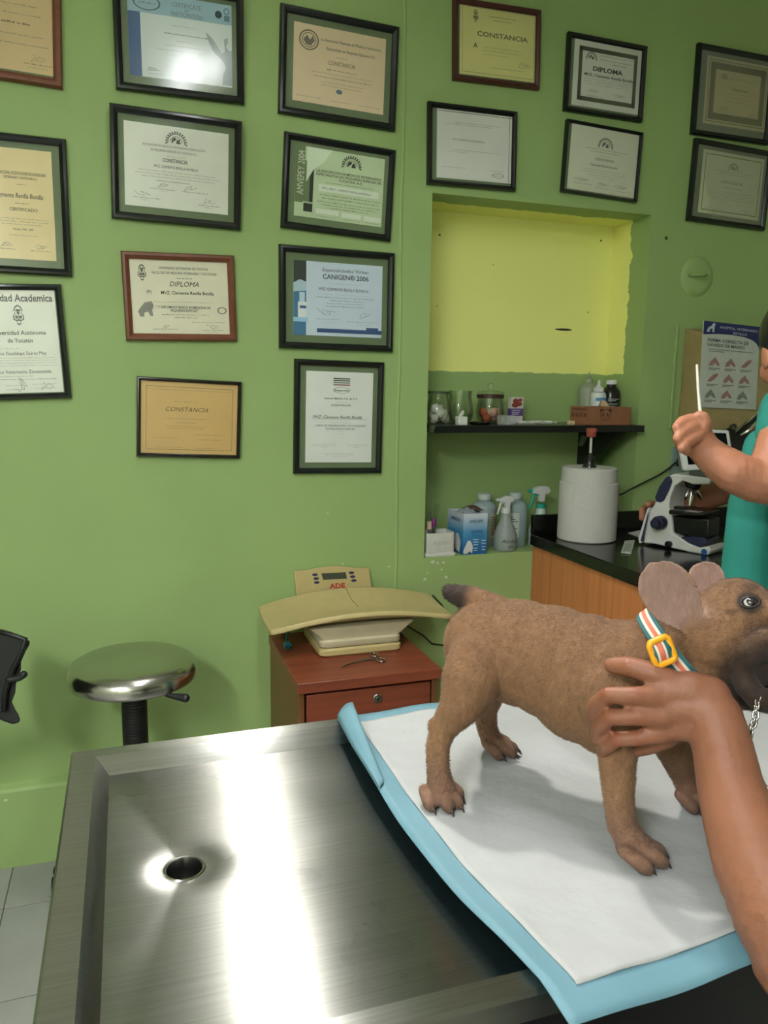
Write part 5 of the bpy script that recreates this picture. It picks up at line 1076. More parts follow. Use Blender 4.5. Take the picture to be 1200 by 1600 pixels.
# paper roll
rc = V((1.475, 2.222, KZ)); rr, rh = .096, .245
PAPR = mat('roll_paper', (190, 190, 182), rough=.85, var=.03, nscale=60, bump=.3, bscale=90)
rl = thing('paper_towel_roll', 'large white paper towel roll standing on the worktop', 'paper roll', rc)
MB().lathe(rc, [(.03, .0), (rr-.004, 0), (rr, .004), (rr, rh-.052), (rr-.001, rh-.05), (rr-.004, rh-.048), (rr-.005, rh-.003), (rr-.008, rh), (.032, rh), (.03, rh-.002), (.03, .0)], 56, cap=False).build('roll', PAPR, rl, smooth=.6)
hx_ = MB(); n = 40; rg1 = []
for i in range(n+1):
    a = -2.6+4.4*i/n; zt = rh-.044-.012*math.sin((i/n)*PI)+.012*(i/n); R2 = rr+.0025+.003*(i/n)
    d = V((math.cos(a), math.sin(a), 0)); rg1.append([rc+d*R2+V((0,0,.004)), rc+d*R2+V((0,0,zt)), rc+d*(R2-.0018)+V((0,0,zt)), rc+d*(R2-.0018)+V((0,0,.004))])
hx_.loft(rg1); hx_.build('loose_sheet', PAPR, rl, smooth=.6)
MB().lathe(rc, [(.030, .001), (.030, rh-.003), (.027, rh-.003), (.027, .001), (.030, .001)], 28, cap=False).build('core', mat('cardboard_core', (150, 122, 88), rough=.85), rl)
# plunger-topped dropper standing in the roll
dp = thing('dropper_bottle', 'dropper with red rubber bulb standing in the paper roll', 'dropper', rc+V((0, 0, .0)))
MB().lathe(rc+V((0,0,.002)), [(.024, 0), (.024, .24), (.020, .255), (.012, .272)], 24).build('bottle', mat('dropper_dark_glass', (40, 44, 36), rough=.15), dp)
MB().lathe(rc+V((0,0,.262)), [(.018, 0), (.018, .012), (.008, .024), (.007, .03)], 20).build('collar', mat('dropper_black', (20, 20, 18), rough=.4), dp)
MB().lathe(rc+V((0,0,.29)), [(.0045, 0), (.0045, .06)], 14).build('stem', mat('dropper_white', (200, 198, 186), rough=.3), dp)
MB().lathe(rc+V((0,0,.345)), [(.012, 0), (.016, .004), (.0165, .016), (.018, .018), (.018, .026), (.015, .03), (0, .031)], 22, cap=False).build('bulb', mat('rubber_red', (150, 70, 56), rough=.55), dp)
# wrapper, paper slip
def flat(name, label, cat, pts, m, h=.0012, z=KZ):
    c_ = on(*pts[0], 'z', z); q = MB().prism([on(x, y, 'z', z+.0006) for x, y in pts], (0, 0, h)); return tag(q.build(name, m, loc=c_), label, cat)
sl = thing('slide_wrapper', 'small clear and white sachet lying on the worktop beside the roll', 'sachet', on(983, 858, 'z', KZ))
MB().prism([on(x, y, 'z', KZ+.001) for x, y in ((976, 846), (992, 845), (986, 866), (970, 864))], (0, 0, .003)).build('sachet', mat('sachet_white', (184, 188, 180), rough=.35, bump=.8, bscale=90), sl, bevel=.001)
MB().prism([on(x, y, 'z', KZ+.0045) for x, y in ((978, 850), (988, 849), (984, 862), (973, 861))], (0, 0, .0008)).build('panel', mat('sachet_grey', (150, 154, 146), rough=.3), sl)
flat('paper_slip', 'white paper slip half under the microscope back', 'paper', ((981, 833), (1000, 829), (1014, 832), (1014, 842), (1000, 840)), mat('slip_white', (200, 200, 194), rough=.7))

# ------------------------------------------------------------------ microscope
mA, mB_ = on(1004, 851, 'z', KZ), on(1109, 869, 'z', KZ)
mf = (mB_-mA); mf.z = 0; mf.normalize(); ms = V((mf.y, -mf.x, 0)); ms = -ms if ms.dot(CAM-mA) < 0 else ms    # towards the lens
def mp_(x, y, off=0.0):
    r = ray(x, y); return CAM+r*((mA+ms*off-CAM).dot(ms)/r.dot(ms))
mic = thing('microscope', 'white and navy microscope with flat screen on the worktop', 'microscope', (mA+mB_)/2)
MW = mat('scope_white', (206, 206, 200), rough=.32); NAVY = mat('scope_navy', (34, 38, 68), rough=.4); MBK = mat('scope_black', (14, 14, 15), rough=.3); CHR = mat('scope_chrome', (205, 204, 198), rough=.12, metal=1)
BW = .105
prof = [(1004,849),(1022,850),(1078,868),(1106,869),(1111,861),(1107,853),(1092,856),(1075,849),(1051,833),(1049,806),(1045,792),(1047,776),(1054,759),(1066,751),(1082,757),(1108,757),(1112,748),(1081,744),(1054,740),(1043,744),(1032,764),(1021,790),(1013,798)]
pl = [mp_(x, y) for x, y in prof]
for p in pl: p.z = max(p.z, KZ+.0008)
MB().prism(pl, -ms*BW).build('stand', MW, mic, bevel=.006, bseg=4, smooth=.5)
gp = [(1049,745),(1051,752),(1046,766),(1038,782),(1032,785),(1026,783),(1024,777),(1031,760),(1040,747),(1045,743)]
MB().prism([mp_(x, y, .0005) for x, y in gp], ms*.004).build('grip', NAVY, mic, bevel=.002, bseg=3)
MB().prism([mp_(x, y, .0005) for x, y in ((1000,840),(1014,794),(1018,792),(1016,800),(1005,848),(1001,848))], ms*.012).build('rear_panel', MW, mic, bevel=.002)
MB().prism([mp_(x, y, .013) for x, y in ((1001,845),(1013,800),(1013,806),(1005,846))], ms*.001).build('rear_accent', NAVY, mic)
kb = mp_(1034, 816, 0); kn_ = MB().lathe(kb, [(.0, .0), (.019, .0), (.022, .003), (.022, .026), (.020, .03), (.0155, .031), (.0155, .046), (.013, .049), (0, .05)], 30, axis=ms, cap=False).build('focus_knob', mat('knob_navy', (30, 32, 58), rough=.45), mic, smooth=.7)
kb2 = mp_(1034, 816, -BW); MB().lathe(kb2, [(.0, .0), (.022, .0), (.022, .026), (.0155, .031), (.0155, .046), (0, .05)], 30, axis=-ms, cap=False).build('focus_knob', MATS['knob_navy'], mic, smooth=.7)
MB().lathe(mp_(1046, 850, 0), [(.0, 0), (.0105, 0), (.0105, .012), (.009, .014), (0, .014)], 20, axis=ms, cap=False).build('light_dial', MBK, mic)
MB().prism([mp_(x, y, -.006) for x, y in ((1061,840),(1080,851),(1092,855),(1102,853),(1104,845),(1100,840),(1080,838))], -ms*(BW-.012)).build('base_inset', NAVY, mic, bevel=.003, bseg=3)
MB().prism([mp_(x, y, -.012) for x, y in ((1050,806),(1108,812),(1107,840),(1092,842),(1051,832))], -ms*(BW-.03)).build('substage', MBK, mic, bevel=.004)
sg = MB().prism([mp_(x, y, .018) for x, y in ((1045,797),(1089,803),(1089,806),(1045,803))], -ms*(BW+.05)).build('stage', MBK, mic, bevel=.001)
MB().prism([mp_(x, y, .010) for x, y in ((1053,795),(1068,797),(1068,793),(1053,791))], -ms*.03).build('slide_clip', MBK, sg)
MB().prism([mp_(x, y, -.005) for x, y in ((1060,797.4),(1092,801),(1092,800.2),(1060,796.6))], -ms*.03).build('glass_slide', mat('slide_glass', (180, 184, 180), rough=.1), sg)
np_ = mp_(1083, 756, -BW/2); MB().lathe(np_, [(.026, .012), (.026, 0), (.022, -.012), (.016, -.016)], 28, axis=(mf*.25+V((0,0,1))).normalized()).build('nosepiece', MBK, mic)
for ax_, l_ in (((-.55, -.2, -1), .05), ((.05, .3, -1), .058), ((.35, -.6, -1), .045), ((-.1, .8, -.9), .04)):
    d = (mf*ax_[0]-ms*ax_[1]*-1+V((0, 0, ax_[2]))).normalized()
    MB().lathe(np_+d*.014, [(.0095, 0), (.0095, .006), (.0075, .008), (.0075, l_*.6), (.005, l_*.8), (.0035, l_)], 18, axis=d).build('objective', CHR, mic)
MB().prism([mp_(x, y, -.02) for x, y in ((1076,733),(1108,737),(1108,747),(1076,744))], -ms*(BW-.04)).build('neck', mat('scope_grey', (70, 78, 74), rough=.3), mic, bevel=.003)
bd = MB().lathe(mp_(1100, 862.5, .0008), [(0, .0012), (.0085, .001), (.0095, 0)], 24, axis=ms, cap=False); bo = bd.build('badge', mat('badge_blue', (40, 88, 150), rough=.3), mic); 
sd = 2.12
t4 = [P(x, y, sd) for x, y in ((1058,668),(1140,672),(1149,731),(1069,736))]; tnn = (t4[1]-t4[0]).cross(t4[3]-t4[0]).normalized(); tnn = tnn if tnn.dot(FW) > 0 else -tnn
scn = MB().prism(t4, tnn*.02).build('screen_housing', mat('bezel_white', (196, 198, 192), rough=.35), mic, bevel=.006, bseg=4)
def bil(u, v_): return t4[0].lerp(t4[1], u).lerp(t4[3].lerp(t4[2], u), v_)
MB().prism([bil(.1, .09)-tnn*.0008, bil(.92, .09)-tnn*.0008, bil(.92, .86)-tnn*.0008, bil(.1, .86)-tnn*.0008], tnn*.002).build('screen', mat('screen_black', (10, 11, 12), rough=.12), scn)
MB().prism([p+tnn*.018 for p in (bil(-.02, .0), bil(.03, .0), bil(.06, 1.02), bil(.0, 1.02))], tnn*.012).build('screen_back', mat('scope_grey2', (90, 98, 96), rough=.35), scn)

# ------------------------------------------------------------------ shelf, bracket and what stands on it
SHZ = 1.306
SHM = mat('shelf_black', (20, 22, 20), rough=.3, var=.15)
tag(MB().box(.94, 1.746, 2.302, D+ND-.002, SHZ-.024, SHZ).build('shelf_board', SHM, loc=(1.34, 2.43, SHZ-.024), bevel=.002), 'black shelf board across the wall niche', 'shelf')
br = thing('shelf_bracket', 'black triangular bracket under the right end of the shelf', 'bracket', (1.66, 2.55, 1.1))
bxx = 1.675
MB().prism([(bxx, 2.32, SHZ-.026), (bxx, D+ND-.003, SHZ-.026), (bxx, D+ND-.003, SHZ-.17), (bxx, D+ND-.05, SHZ-.17), (bxx, 2.345, SHZ-.05)], (-.03, 0, 0)).build('gusset', mat('bracket_black', (15, 16, 15), rough=.4), br, bevel=.002)
MB().prism([(bxx-.0305, 2.5, SHZ-.05), (bxx-.0305, 2.54, SHZ-.05), (bxx-.0305, 2.56, SHZ-.09), (bxx-.0305, 2.53, SHZ-.09)], (-.001, 0, 0)).build('tape', mat('tape_grey', (120, 124, 116), rough=.5), br)
JG = glassmat('jar_glass', (249, 251, 248), rough=.03, base=.04, edge=.5)
def jar(label, c, prof, rim=None, rimcol=(60, 60, 50), lid=False):
    t = thing('glass_jar', label, 'jar', c)
    inner = [(max(r-.003, .001), z+(.003 if i == 0 else 0)) for i, (r, z) in enumerate(prof)]
    MB().lathe(c, [(0, 0)]+prof+inner[::-1]+[(0, .003)], 36, cap=False).build('vessel', JG, t, smooth=1)
    zt = prof[-1][1]; rt_ = prof[-1][0]
    if rim: MB().lathe(c+V((0,0,zt)), [(rt_-.004, -.002), (rt_+.003, -.003), (rt_+.004, rim-.002), (rt_-.004, rim), (rt_-.004, -.002)], 36, cap=False).build('rim_band', mat('rim_%d' % rimcol[0], rimcol, rough=.4), t)
    if lid:
        q = MB().lathe(c+V((0,0,zt+(rim or 0))), [(0, .001), (rt_+.003, .001), (rt_+.004, .006), (rt_-.012, .010), (.010, .012), (.007, .018), (.013, .026), (.012, .034), (.005, .038), (0, .038)], 32, cap=False).build('lid', JG, t, smooth=1)
    return t
J1 = V((1.005, 2.425, SHZ)); J2 = V((1.105, 2.475, SHZ)); J3 = V((1.222, 2.475, SHZ))
bal = [(.030, 0), (.040, .012), (.046, .035), (.043, .06), (.034, .082), (.033, .098), (.036, .104)]
jar('glass jar of white cotton balls at the left end of the shelf', J1, bal, .006, (66, 84, 56))
jar('empty clear glass jar in the middle of the three jars', J2, [(.032, 0), (.044, .012), (.049, .035), (.046, .062), (.040, .09), (.043, .112)])
jar('glass jar with brown band and glass lid holding pink swabs', J3, [(.032, 0), (.045, .012), (.051, .035), (.048, .06), (.044, .082), (.045, .09)], .012, (60, 40, 30), True)
rnd = random.Random(3)
def puff(name, label, cat, c, r, m, group):
    q = MB().sphere(c, r, nu=14, nv=9)
    for v in q.v: d = (v-V(c)); v += d*(.14*math.sin(d.x*900+c[0]*77)*math.cos(d.z*700)+.1*math.sin(d.y*1100))
    return tag(q.build(name, m, loc=c, smooth=2), label, cat, group)
CT = mat('cotton_white', (206, 206, 196), rough=.95, bump=.6, bscale=300); CP = mat('cotton_pink', (196, 150, 132), rough=.95, bump=.6, bscale=300); CO = mat('cotton_orange', (176, 92, 62), rough=.95, bump=.6, bscale=300)
for k, (dx, dy, dz) in enumerate(((-.02,-.014,.018),(.018,-.018,.018),(0,.018,.018),(-.019,.008,.036),(.02,.006,.034),(.0,-.022,.036),(.004,.004,.048),(-.016,-.014,.052))):
    puff('cotton_ball', 'white cotton ball inside the leftmost glass jar', 'cotton ball', J1+V((dx, dy, dz)), .0155, CT, 'cotton balls in the left jar')
for k, (dx, dy, dz) in enumerate(((-.02,-.016,.018),(.02,-.016,.02),(0,.02,.018),(-.024,.004,.038),(.024,.002,.036),(.0,-.026,.038))):
    orange = k in (0, 3)
    puff('cotton_swab_wad', 'orange stained cotton wad inside the lidded glass jar' if orange else 'pale pink cotton wad inside the lidded glass jar', 'cotton wad', J3+V((dx, dy, dz)), .0165, CO if orange else CP, 'orange cotton wads' if orange else 'pink cotton wads')
# small tray of white caps, black dish, medicine carton, bags, cap
ca = V((1.055, 2.345, SHZ)); tb_ = thing('small_box', 'tiny white ribbed plastic box at the shelf front edge', 'box', ca)
MB().box(ca.x-.016, ca.x+.016, ca.y-.014, ca.y+.014, ca.z, ca.z+.028).build('body', mat('tiny_white', (214, 216, 206), rough=.5), tb_, bevel=.0015)
for k in range(5): MB().box(ca.x-.0145+.0062*k, ca.x-.0115+.0062*k, ca.y-.0155, ca.y-.014, ca.z+.004, ca.z+.024).build('rib', MATS['tiny_white'], tb_)
MB().chain([ca+V((-.004, 0, .029)), ca+V((.003, .002, .038)), ca+V((.006, .002, .044))], [.006, .006, .004]).build('tissue_tip', MATS['cotton_white'], tb_, smooth=2)
dc_ = V((1.132, 2.365, SHZ)); tag(MB().lathe(dc_, [(0, .0), (.030, 0), (.038, .005), (.039, .009), (.036, .009), (.030, .004), (0, .004)], 32, cap=False).build('dish', mat('dish_black', (18, 20, 18), rough=.25), loc=dc_), 'shallow black dish in front of the empty jar', 'dish')
mc = V((1.325, 2.48, SHZ)); crt = thing('medicine_carton', 'slim white medicine carton with purple band beside the lidded jar', 'carton', mc)
MB().box(mc.x-.024, mc.x+.024, mc.y-.012, mc.y+.012, mc.z, mc.z+.092).build('box', mat('carton_white', (200, 196, 196), rough=.5), crt, bevel=.0006)
MB().box(mc.x-.0243, mc.x+.0243, mc.y-.0125, mc.y+.0123, mc.z+.026, mc.z+.052).build('purple_band', mat('carton_purple', (84, 58, 128), rough=.5), crt)
q = MB()
for (a, b, h, w_) in ((-.006, .078, .009, .012), (.008, .068, .008, .012), (-.008, .064, .009, .014), (.012, .082, .006, .008)): q.sphere((mc.x+a, mc.y-.0122, mc.z+b), (w_, .0006, h))
q.build('fruit_print', mat('carton_red', (128, 58, 44), rough=.5), crt)
q = MB(); text_on(q, 'PULMOVET', (mc.x+.002, mc.y-.0128, mc.z+.045), (1,0,0), (0,0,1), .005, .034, bold=.02) if False else None
q = MB()
for k, (w_, z) in enumerate(((.034, .045), (.03, .038), (.026, .032), (.03, .018), (.02, .012))): q.box(mc.x-.02, mc.x-.02+w_, mc.y-.0129, mc.y-.0125, mc.z+z-.0013, mc.z+z+.0013)
q.build('fine_print', mat('carton_print', (190, 184, 200), rough=.5), crt, smooth=0)['kind'] = 'stuff'
CLR = milky('clear_plastic', (190, 196, 190), .4, .15)
bc_ = V((1.232, 2.37, SHZ)); tag(MB().loft([rring(bc_.x-.026, bc_.x+.026, bc_.y-.016, bc_.y+.016, bc_.z+.0005, .004), rring(bc_.x-.027, bc_.x+.027, bc_.y-.017, bc_.y+.017, bc_.z+.03, .004), rring(bc_.x-.025, bc_.x+.025, bc_.y-.015, bc_.y+.015, bc_.z+.032, .004)]).build('plastic_box', CLR, loc=bc_), 'small clear plastic box in front of the lidded jar', 'box')
for k, (x, y, a, l_, lab) in enumerate(((1.325, 2.385, .12, .05, 'wrapped syringe lying in front of the medicine carton'), (1.40, 2.41, -.05, .062, 'wrapped syringe lying right of the medicine carton'))):
    c0 = V((x, y, SHZ)); t = thing('syringe_pack', lab, 'syringe', c0); d = V((math.cos(a), math.sin(a), 0)); n_ = V((-d.y, d.x, 0))
    q = MB().grid(lambda u, v_: c0+d*(l_*(2*u-1))+n_*(.018*(2*v_-1))+V((0, 0, .002+.010*math.sin(PI*v_)*(.7+.3*math.sin(u*17))*math.sin(PI*u)**.5)), 16, 8); o = q.build('wrapper', CLR, t, smooth=2)
    MB().cyl(c0-d*l_*.7+V((0,0,.0065)), c0+d*l_*.5+V((0,0,.0065)), .0055, n=14).build('barrel', mat('syringe_white', (208, 210, 206), rough=.35), t)
    MB().cyl(c0+d*l_*.5+V((0,0,.0065)), c0+d*l_*.85+V((0,0,.0065)), .0025, n=10).build('plunger', MATS['syringe_white'], t)
ec_ = V((1.487, 2.37, SHZ)); ek = thing('eraser', 'tiny cream block with pink spot on the shelf', 'block', ec_)
MB().box(ec_.x-.012, ec_.x+.012, ec_.y-.007, ec_.y+.007, ec_.z, ec_.z+.013).build('block', mat('eraser_cream', (206, 196, 156), rough=.5), ek, bevel=.001)
MB().lathe(ec_+V((-.003, -.0071, .006)), [(0, .0006), (.003, .0004), (.003, 0)], 14, axis=(0,-1,0), cap=False).build('spot', mat('eraser_pink', (200, 120, 100), rough=.5), ek)
# cardboard tissue box with panda face
pb0 = V((1.595, 2.39, SHZ)); px0, px1, py0, py1, pz1 = 1.47, 1.70, 2.345, 2.45, SHZ+.062
pA, pB_ = on(922, 664, 'z', SHZ), on(986, 664, 'z', SHZ)
pf_ = V((1, -.06, 0)).normalized(); pd_ = V((.06, 1, 0)).normalized()
c0 = on(921, 664, 'y', 2.318)+pf_*.055; c0.z = SHZ; W2, D2, H2 = .1, .085, .064
tbx = thing('tissue_box', 'brown cardboard tissue box with a printed animal face', 'box', c0+pd_*.05)
CBD = mat('cardboard_brown', (132, 88, 58), rough=.75, var=.06)
pfl = [c0-pf_*.055, c0+pf_*.105, c0+pf_*.105+pd_*D2, c0-pf_*.085+pd_*D2]
pk = MB(); pk.prism(pfl, (0, 0, H2)); pk.build('carton', CBD, tbx, bevel=.0012)
pc = c0+pf_*.005+V((0, 0, .036))-pd_*.0006
q = MB()
for a, b, r_ in ((-.017, .016, .006), (.017, .016, .006)): q.lathe(pc+pf_*a+V((0,0,b)), [(0, .0006), (r_, .0005), (r_, 0)], 16, axis=-pd_, cap=False)
for s_ in (-1, 1): q.sphere(pc+pf_*.009*s_+V((0,0,.0)), (.0035, .0006, .006), (pf_+V((0,0,-.4*s_)), pd_, V((0,0,1))))
q.sphere(pc+V((0,0,-.009)), (.003, .0006, .002), (pf_, pd_, V((0,0,1))))
rr_ = [pc+pf_*.0205*math.cos(6.2832*i/30)+V((0,0,.0185*math.sin(6.2832*i/30))) for i in range(31)]; q.tube(rr_, .0009, 5, cap=False)
q.build('animal_face_print', mat('cardboard_ink', (66, 42, 28), rough=.8), tbx)
ld = (c0-pf_*.085+pd_*D2)-(c0-pf_*.055); ldn = ld.normalized(); ln_ = V((-ldn.y, ldn.x, 0)); ln_ = -ln_ if ln_.x > 0 else ln_
q = MB()
for k in range(4): q.obox(c0-pf_*.055+ldn*(.022+.018*k)+V((0,0,.034))+ln_*.0006, ldn*.006, ln_*.0003, V((0,0,.007)))
q.obox(c0-pf_*.055+ldn*.05+V((0,0,.054))+ln_*.0006, ldn*.032, ln_*.0003, V((0,0,.0028))); q.build('fine_print', mat('cardboard_ink2', (98, 62, 40), rough=.8), tbx)['kind'] = 'stuff'
tp_ = c0+pf_*.02+pd_*.045+V((0,0,H2)); MB().grid(lambda u, v_: tp_+pf_*(.04*(u-.5)*(1-.6*v_))+pd_*(.01*math.sin(u*5))+V((0,0,.024*v_*(1-.5*abs(u-.4)))), 8, 6).build('tissue', mat('tissue_beige', (186, 164, 130), rough=.9), tbx, smooth=2).modifiers.new('s', 'SOLIDIFY').thickness = .001
# bottles behind it
b1 = V((1.655, 2.528, SHZ)); bt = thing('squeeze_bottle', 'tall translucent squeeze bottle behind the cardboard box', 'bottle', b1)
FROST = milky('frosted_plastic', (176, 184, 160), .6)
MB().lathe(b1, [(0, 0), (.036, 0), (.038, .004), (.038, .125), (.032, .138), (.014, .148), (.013, .152), (0, .152)], 30, cap=False).build('body', FROST, bt, smooth=.8)
MB().lathe(b1+V((0,0,.152)), [(.014, 0), (.014, .010), (.005, .014), (.003, .034), (0, .034)], 20, cap=False).build('nozzle', FROST, bt, smooth=.8)
b2 = V((1.648, 2.44, SHZ)); b2 = V((1.652, 2.485, SHZ)); bt = thing('dropper_bottle', 'white dropper bottle with blue print between the frosted and black bottles', 'bottle', b2+V((.0,-.03,0)))
b2 = V((1.645, 2.448, SHZ)); WHB = mat('bottle_white', (206, 210, 212), rough=.35)
MB().lathe(b2, [(0, 0), (.026, 0), (.028, .003), (.028, .104), (.024, .112), (.012, .115), (0, .115)], 30, cap=False).build('body', WHB, bt, smooth=.8)
MB().lathe(b2+V((0,0,.115)), [(.019, 0), (.019, .014), (.009, .02), (.005, .028), (.006, .034), (.003, .042), (0, .042)], 22, cap=False).build('cap', WHB, bt, smooth=.8)
q = MB()
q.grid(lambda u, v_: b2+V((.0283*math.sin(-.9+1.8*u), -.0283*math.cos(-.9+1.8*u), .082+.012*v_)), 16, 2); q.build('blue_label', mat('label_blue', (70, 140, 190), rough=.4), bt, smooth=2)
q = MB()
for z_, w_ in ((.072, 1.2), (.062, .8), (.054, .6)): q.grid(lambda u, v_: b2+V((.0283*math.sin(-.3+w_*u), -.0283*math.cos(-.3+w_*u), z_+.0022*v_)), 10, 1)
q.build('fine_print', mat('label_grey', (140, 160, 176), rough=.4), bt, smooth=2)['kind'] = 'stuff'
b3 = V((1.712, 2.468, SHZ)); bt = thing('reagent_bottle', 'black bottle with white cap at the right end of the shelf', 'bottle', b3)
MB().lathe(b3, [(0, 0), (.032, 0), (.035, .004), (.035, .105), (.031, .12), (.02, .133), (.017, .138), (.017, .145), (0, .145)], 30, cap=False).build('body', mat('bottle_black', (24, 22, 24), rough=.2), bt, smooth=.8)
MB().lathe(b3+V((0,0,.143)), [(.0195, 0), (.0195, .014), (.018, .016), (0, .016)], 24, cap=False).build('cap', WHB, bt)
q = MB()
for z_, w_ in ((.088, 1.3), (.082, .9), (.07, 1.1), (.062, .8)): q.grid(lambda u, v_: b3+V((.0353*math.sin(-.9+w_*u), -.0353*math.cos(-.9+w_*u), z_+.003*v_)), 10, 1)
q.build('fine_print', mat('label_pale', (150, 150, 152), rough=.4), bt, smooth=2)['kind'] = 'stuff'

# ------------------------------------------------------------------ things on the niche sill
SLZ = NZ0
# white caddy with tubes
c0 = V((1.0, 2.385, SLZ)); cdy = thing('caddy', 'small white plastic caddy with embossed word on the niche sill', 'caddy', c0)
WPL = mat('caddy_white', (206, 208, 200), rough=.4)
MB().loft([rring(.944, 1.052, 2.352, 2.44, SLZ, .008), rring(.942, 1.054, 2.35, 2.442, SLZ+.005, .008), rring(.944, 1.052, 2.352, 2.44, SLZ+.012, .008)]).build('foot_tray', WPL, cdy, smooth=.7)
wo = [rring(.949, 1.047, 2.358, 2.435, SLZ+.012, .008), rring(.947, 1.049, 2.356, 2.437, SLZ+.016, .008), rring(.947, 1.049, 2.356, 2.437, SLZ+.08, .008), rring(.950, 1.046, 2.359, 2.434, SLZ+.08, .006), rring(.950, 1.046, 2.359, 2.434, SLZ+.018, .006)]
MB().loft(wo).build('bin', WPL, cdy, smooth=.7)
q = MB(); text_on(q, 'ALGITOS', (.998, 2.3553, SLZ+.046), (1,0,0), (0,0,1), .012, .055); q.build('embossed_word', mat('emboss_grey', (176, 178, 170), rough=.5), cdy, smooth=0, fix=False)
TG = glassmat('tube_glass', (248, 250, 248), rough=.05, base=.08, edge=.5)
for k, (x, y, tx, h_, capc, lab) in enumerate(((.965, 2.38, -.01, .13, (190, 160, 140), 'thin glass tube with pale stopper at the caddy left side'), (.985, 2.40, .02, .105, (130, 40, 120), 'glass tube with purple cap in the white caddy'), (.992, 2.418, .09, .15, None, 'tall leaning glass tube at the back of the white caddy'))):
    b0 = V((x, y, SLZ+.02)); ax = V((tx, 0, 1)).normalized(); t = thing('test_tube', lab, 'test tube', b0)
    MB().lathe(b0, [(0, 0), (.004, .001), (.0058, .006), (.0058, h_), (.0048, h_), (.0048, .006), (0, .003)], 16, axis=ax, cap=False).build('tube', TG, t, smooth=1)
    if capc: MB().lathe(b0+ax*(h_*(.72 if k == 1 else .55)), [(.0, 0), (.0085, 0), (.0088, .024), (.007, .027), (0, .027)], 16, axis=ax, cap=False).build('cap', mat('tubecap_%d' % capc[0], capc, rough=.4), t)
# glove carton
g0 = on(722, 868, 'z', SLZ); g1 = on(760, 866, 'z', SLZ); g0 = V((1.08, 2.358, SLZ)); g1 = V((1.168, 2.354, SLZ))
gx = (g1-g0).normalized(); gd = V((-.06, 1, 0)).normalized(); gh = .142
glv = thing('glove_carton', 'open blue and white glove carton on the niche sill', 'carton', (g0+g1)/2)
def gradmat():
    m = mat('carton_blue', (60, 130, 180), rough=.45, var=0); N = m.node_tree.nodes; L = m.node_tree.links; b = N['Principled BSDF']
    tc = N.new('ShaderNodeTexCoord'); sp = N.new('ShaderNodeSeparateXYZ'); L.new(tc.outputs['Object'], sp.inputs[0])
    mr = N.new('ShaderNodeMapRange'); mr.inputs[1].default_value = 0; mr.inputs[2].default_value = gh; L.new(sp.outputs['Z'], mr.inputs[0])
    r = N.new('ShaderNodeValToRGB'); e = r.color_ramp.elements; e[0].position = 0.1; e[0].color = lin((34, 96, 150)); e[1].position = .95; e[1].color = lin((196, 206, 214))
    x = r.color_ramp.elements.new(.55); x.color = lin((70, 142, 186)); L.new(mr.outputs[0], r.inputs[0]); L.new(r.outputs[0], b.inputs['Base Color']); return m
gp_ = [g0, g1, g1+gd*.12, g0+gd*.12]
q = MB(); th = .0015
q.loft([[p+V((0,0,0)) for p in gp_], [p+V((0,0,gh-(0 if i < 2 else -.0))) for i, p in enumerate(gp_)]], cap=False); q.add(gp_, [(0,1,2,3)])
o = q.build('carton', gradmat(), glv, smooth=0); sd_ = o.modifiers.new('s', 'SOLIDIFY'); sd_.thickness = .002
fn_ = V((gx.y, -gx.x, 0)); fn_ = -fn_ if fn_.dot(CAM-g0) < 0 else fn_; sn_ = V((gd.y, -gd.x, 0)); sn_ = -sn_ if sn_.dot(CAM-g0) < 0 else sn_
q = MB(); fcx = g0.lerp(g1, .52)+fn_*.0028
text_on(q, 'AMBIDERM', fcx+V((0,0,gh-.026)), gx, (0,0,1), .013, .05); q.build('brand_lettering', mat('carton_ink', (52, 92, 128), rough=.5), glv, smooth=0, fix=False)
q = MB(); text_on(q, 'ESTÉRIL', fcx+gx*.006+V((0,0,gh-.062)), gx, (0,0,1), .010, .045); q.build('lettering', MATS['carton_ink'], glv, smooth=0, fix=False)
q = MB(); text_on(q, 'STERILE', fcx+gx*.006+V((0,0,gh-.077)), gx, (0,0,1), .010, .042); q.build('lettering', mat('carton_ink2', (44, 112, 160), rough=.5), glv, smooth=0, fix=False)
q = MB(); text_on(q, 'AMBIDERM', g0+gd*.055+sn_*.0028+V((0,0,gh-.024)), -gd, (0,0,1), .013, .07); q.build('side_lettering', MATS['carton_ink'], glv, smooth=0, fix=False)
q = MB()
for k, (a, b, w_) in enumerate(((.0, -.09, .02), (.0, -.099, .02), (.0, -.108, .018), (.03, -.094, .016), (.03, -.104, .016), (.0, -.120, .014), (.03, -.116, .012), (.0, -.128, .014), (.03, -.126, .012))):
    c_ = fcx+gx*(a)+V((0,0,gh+b)); q.obox(c_, gx*w_/2, fn_*.0002, V((0,0,.0016)))
q.build('fine_print', mat('carton_print_white', (180, 205, 222), rough=.5), glv, smooth=0)['kind'] = 'stuff'
q = MB()
gl = [(-.044,.0),(-.03,.0),(-.022,.008),(-.012,.0),(-.010,.022),(-.014,.036),(-.022,.046),(-.03,.044),(-.036,.03),(-.044,.012)]
q.prism([fcx+gx*a+V((0,0,b+.004)) for a, b in gl], fn_*.0008); q.prism([g0+gd*a+sn_*.0026+V((0,0,b)) for a, b in ((.02,.006),(.05,.012),(.058,.05),(.045,.07),(.03,.07),(.012,.04))], sn_*.0006)
q.build('glove_print', mat('glove_print', (206, 210, 206), rough=.6), glv, smooth=0)
c_ = (gp_[0]+gp_[1]+gp_[2]+gp_[3])/4
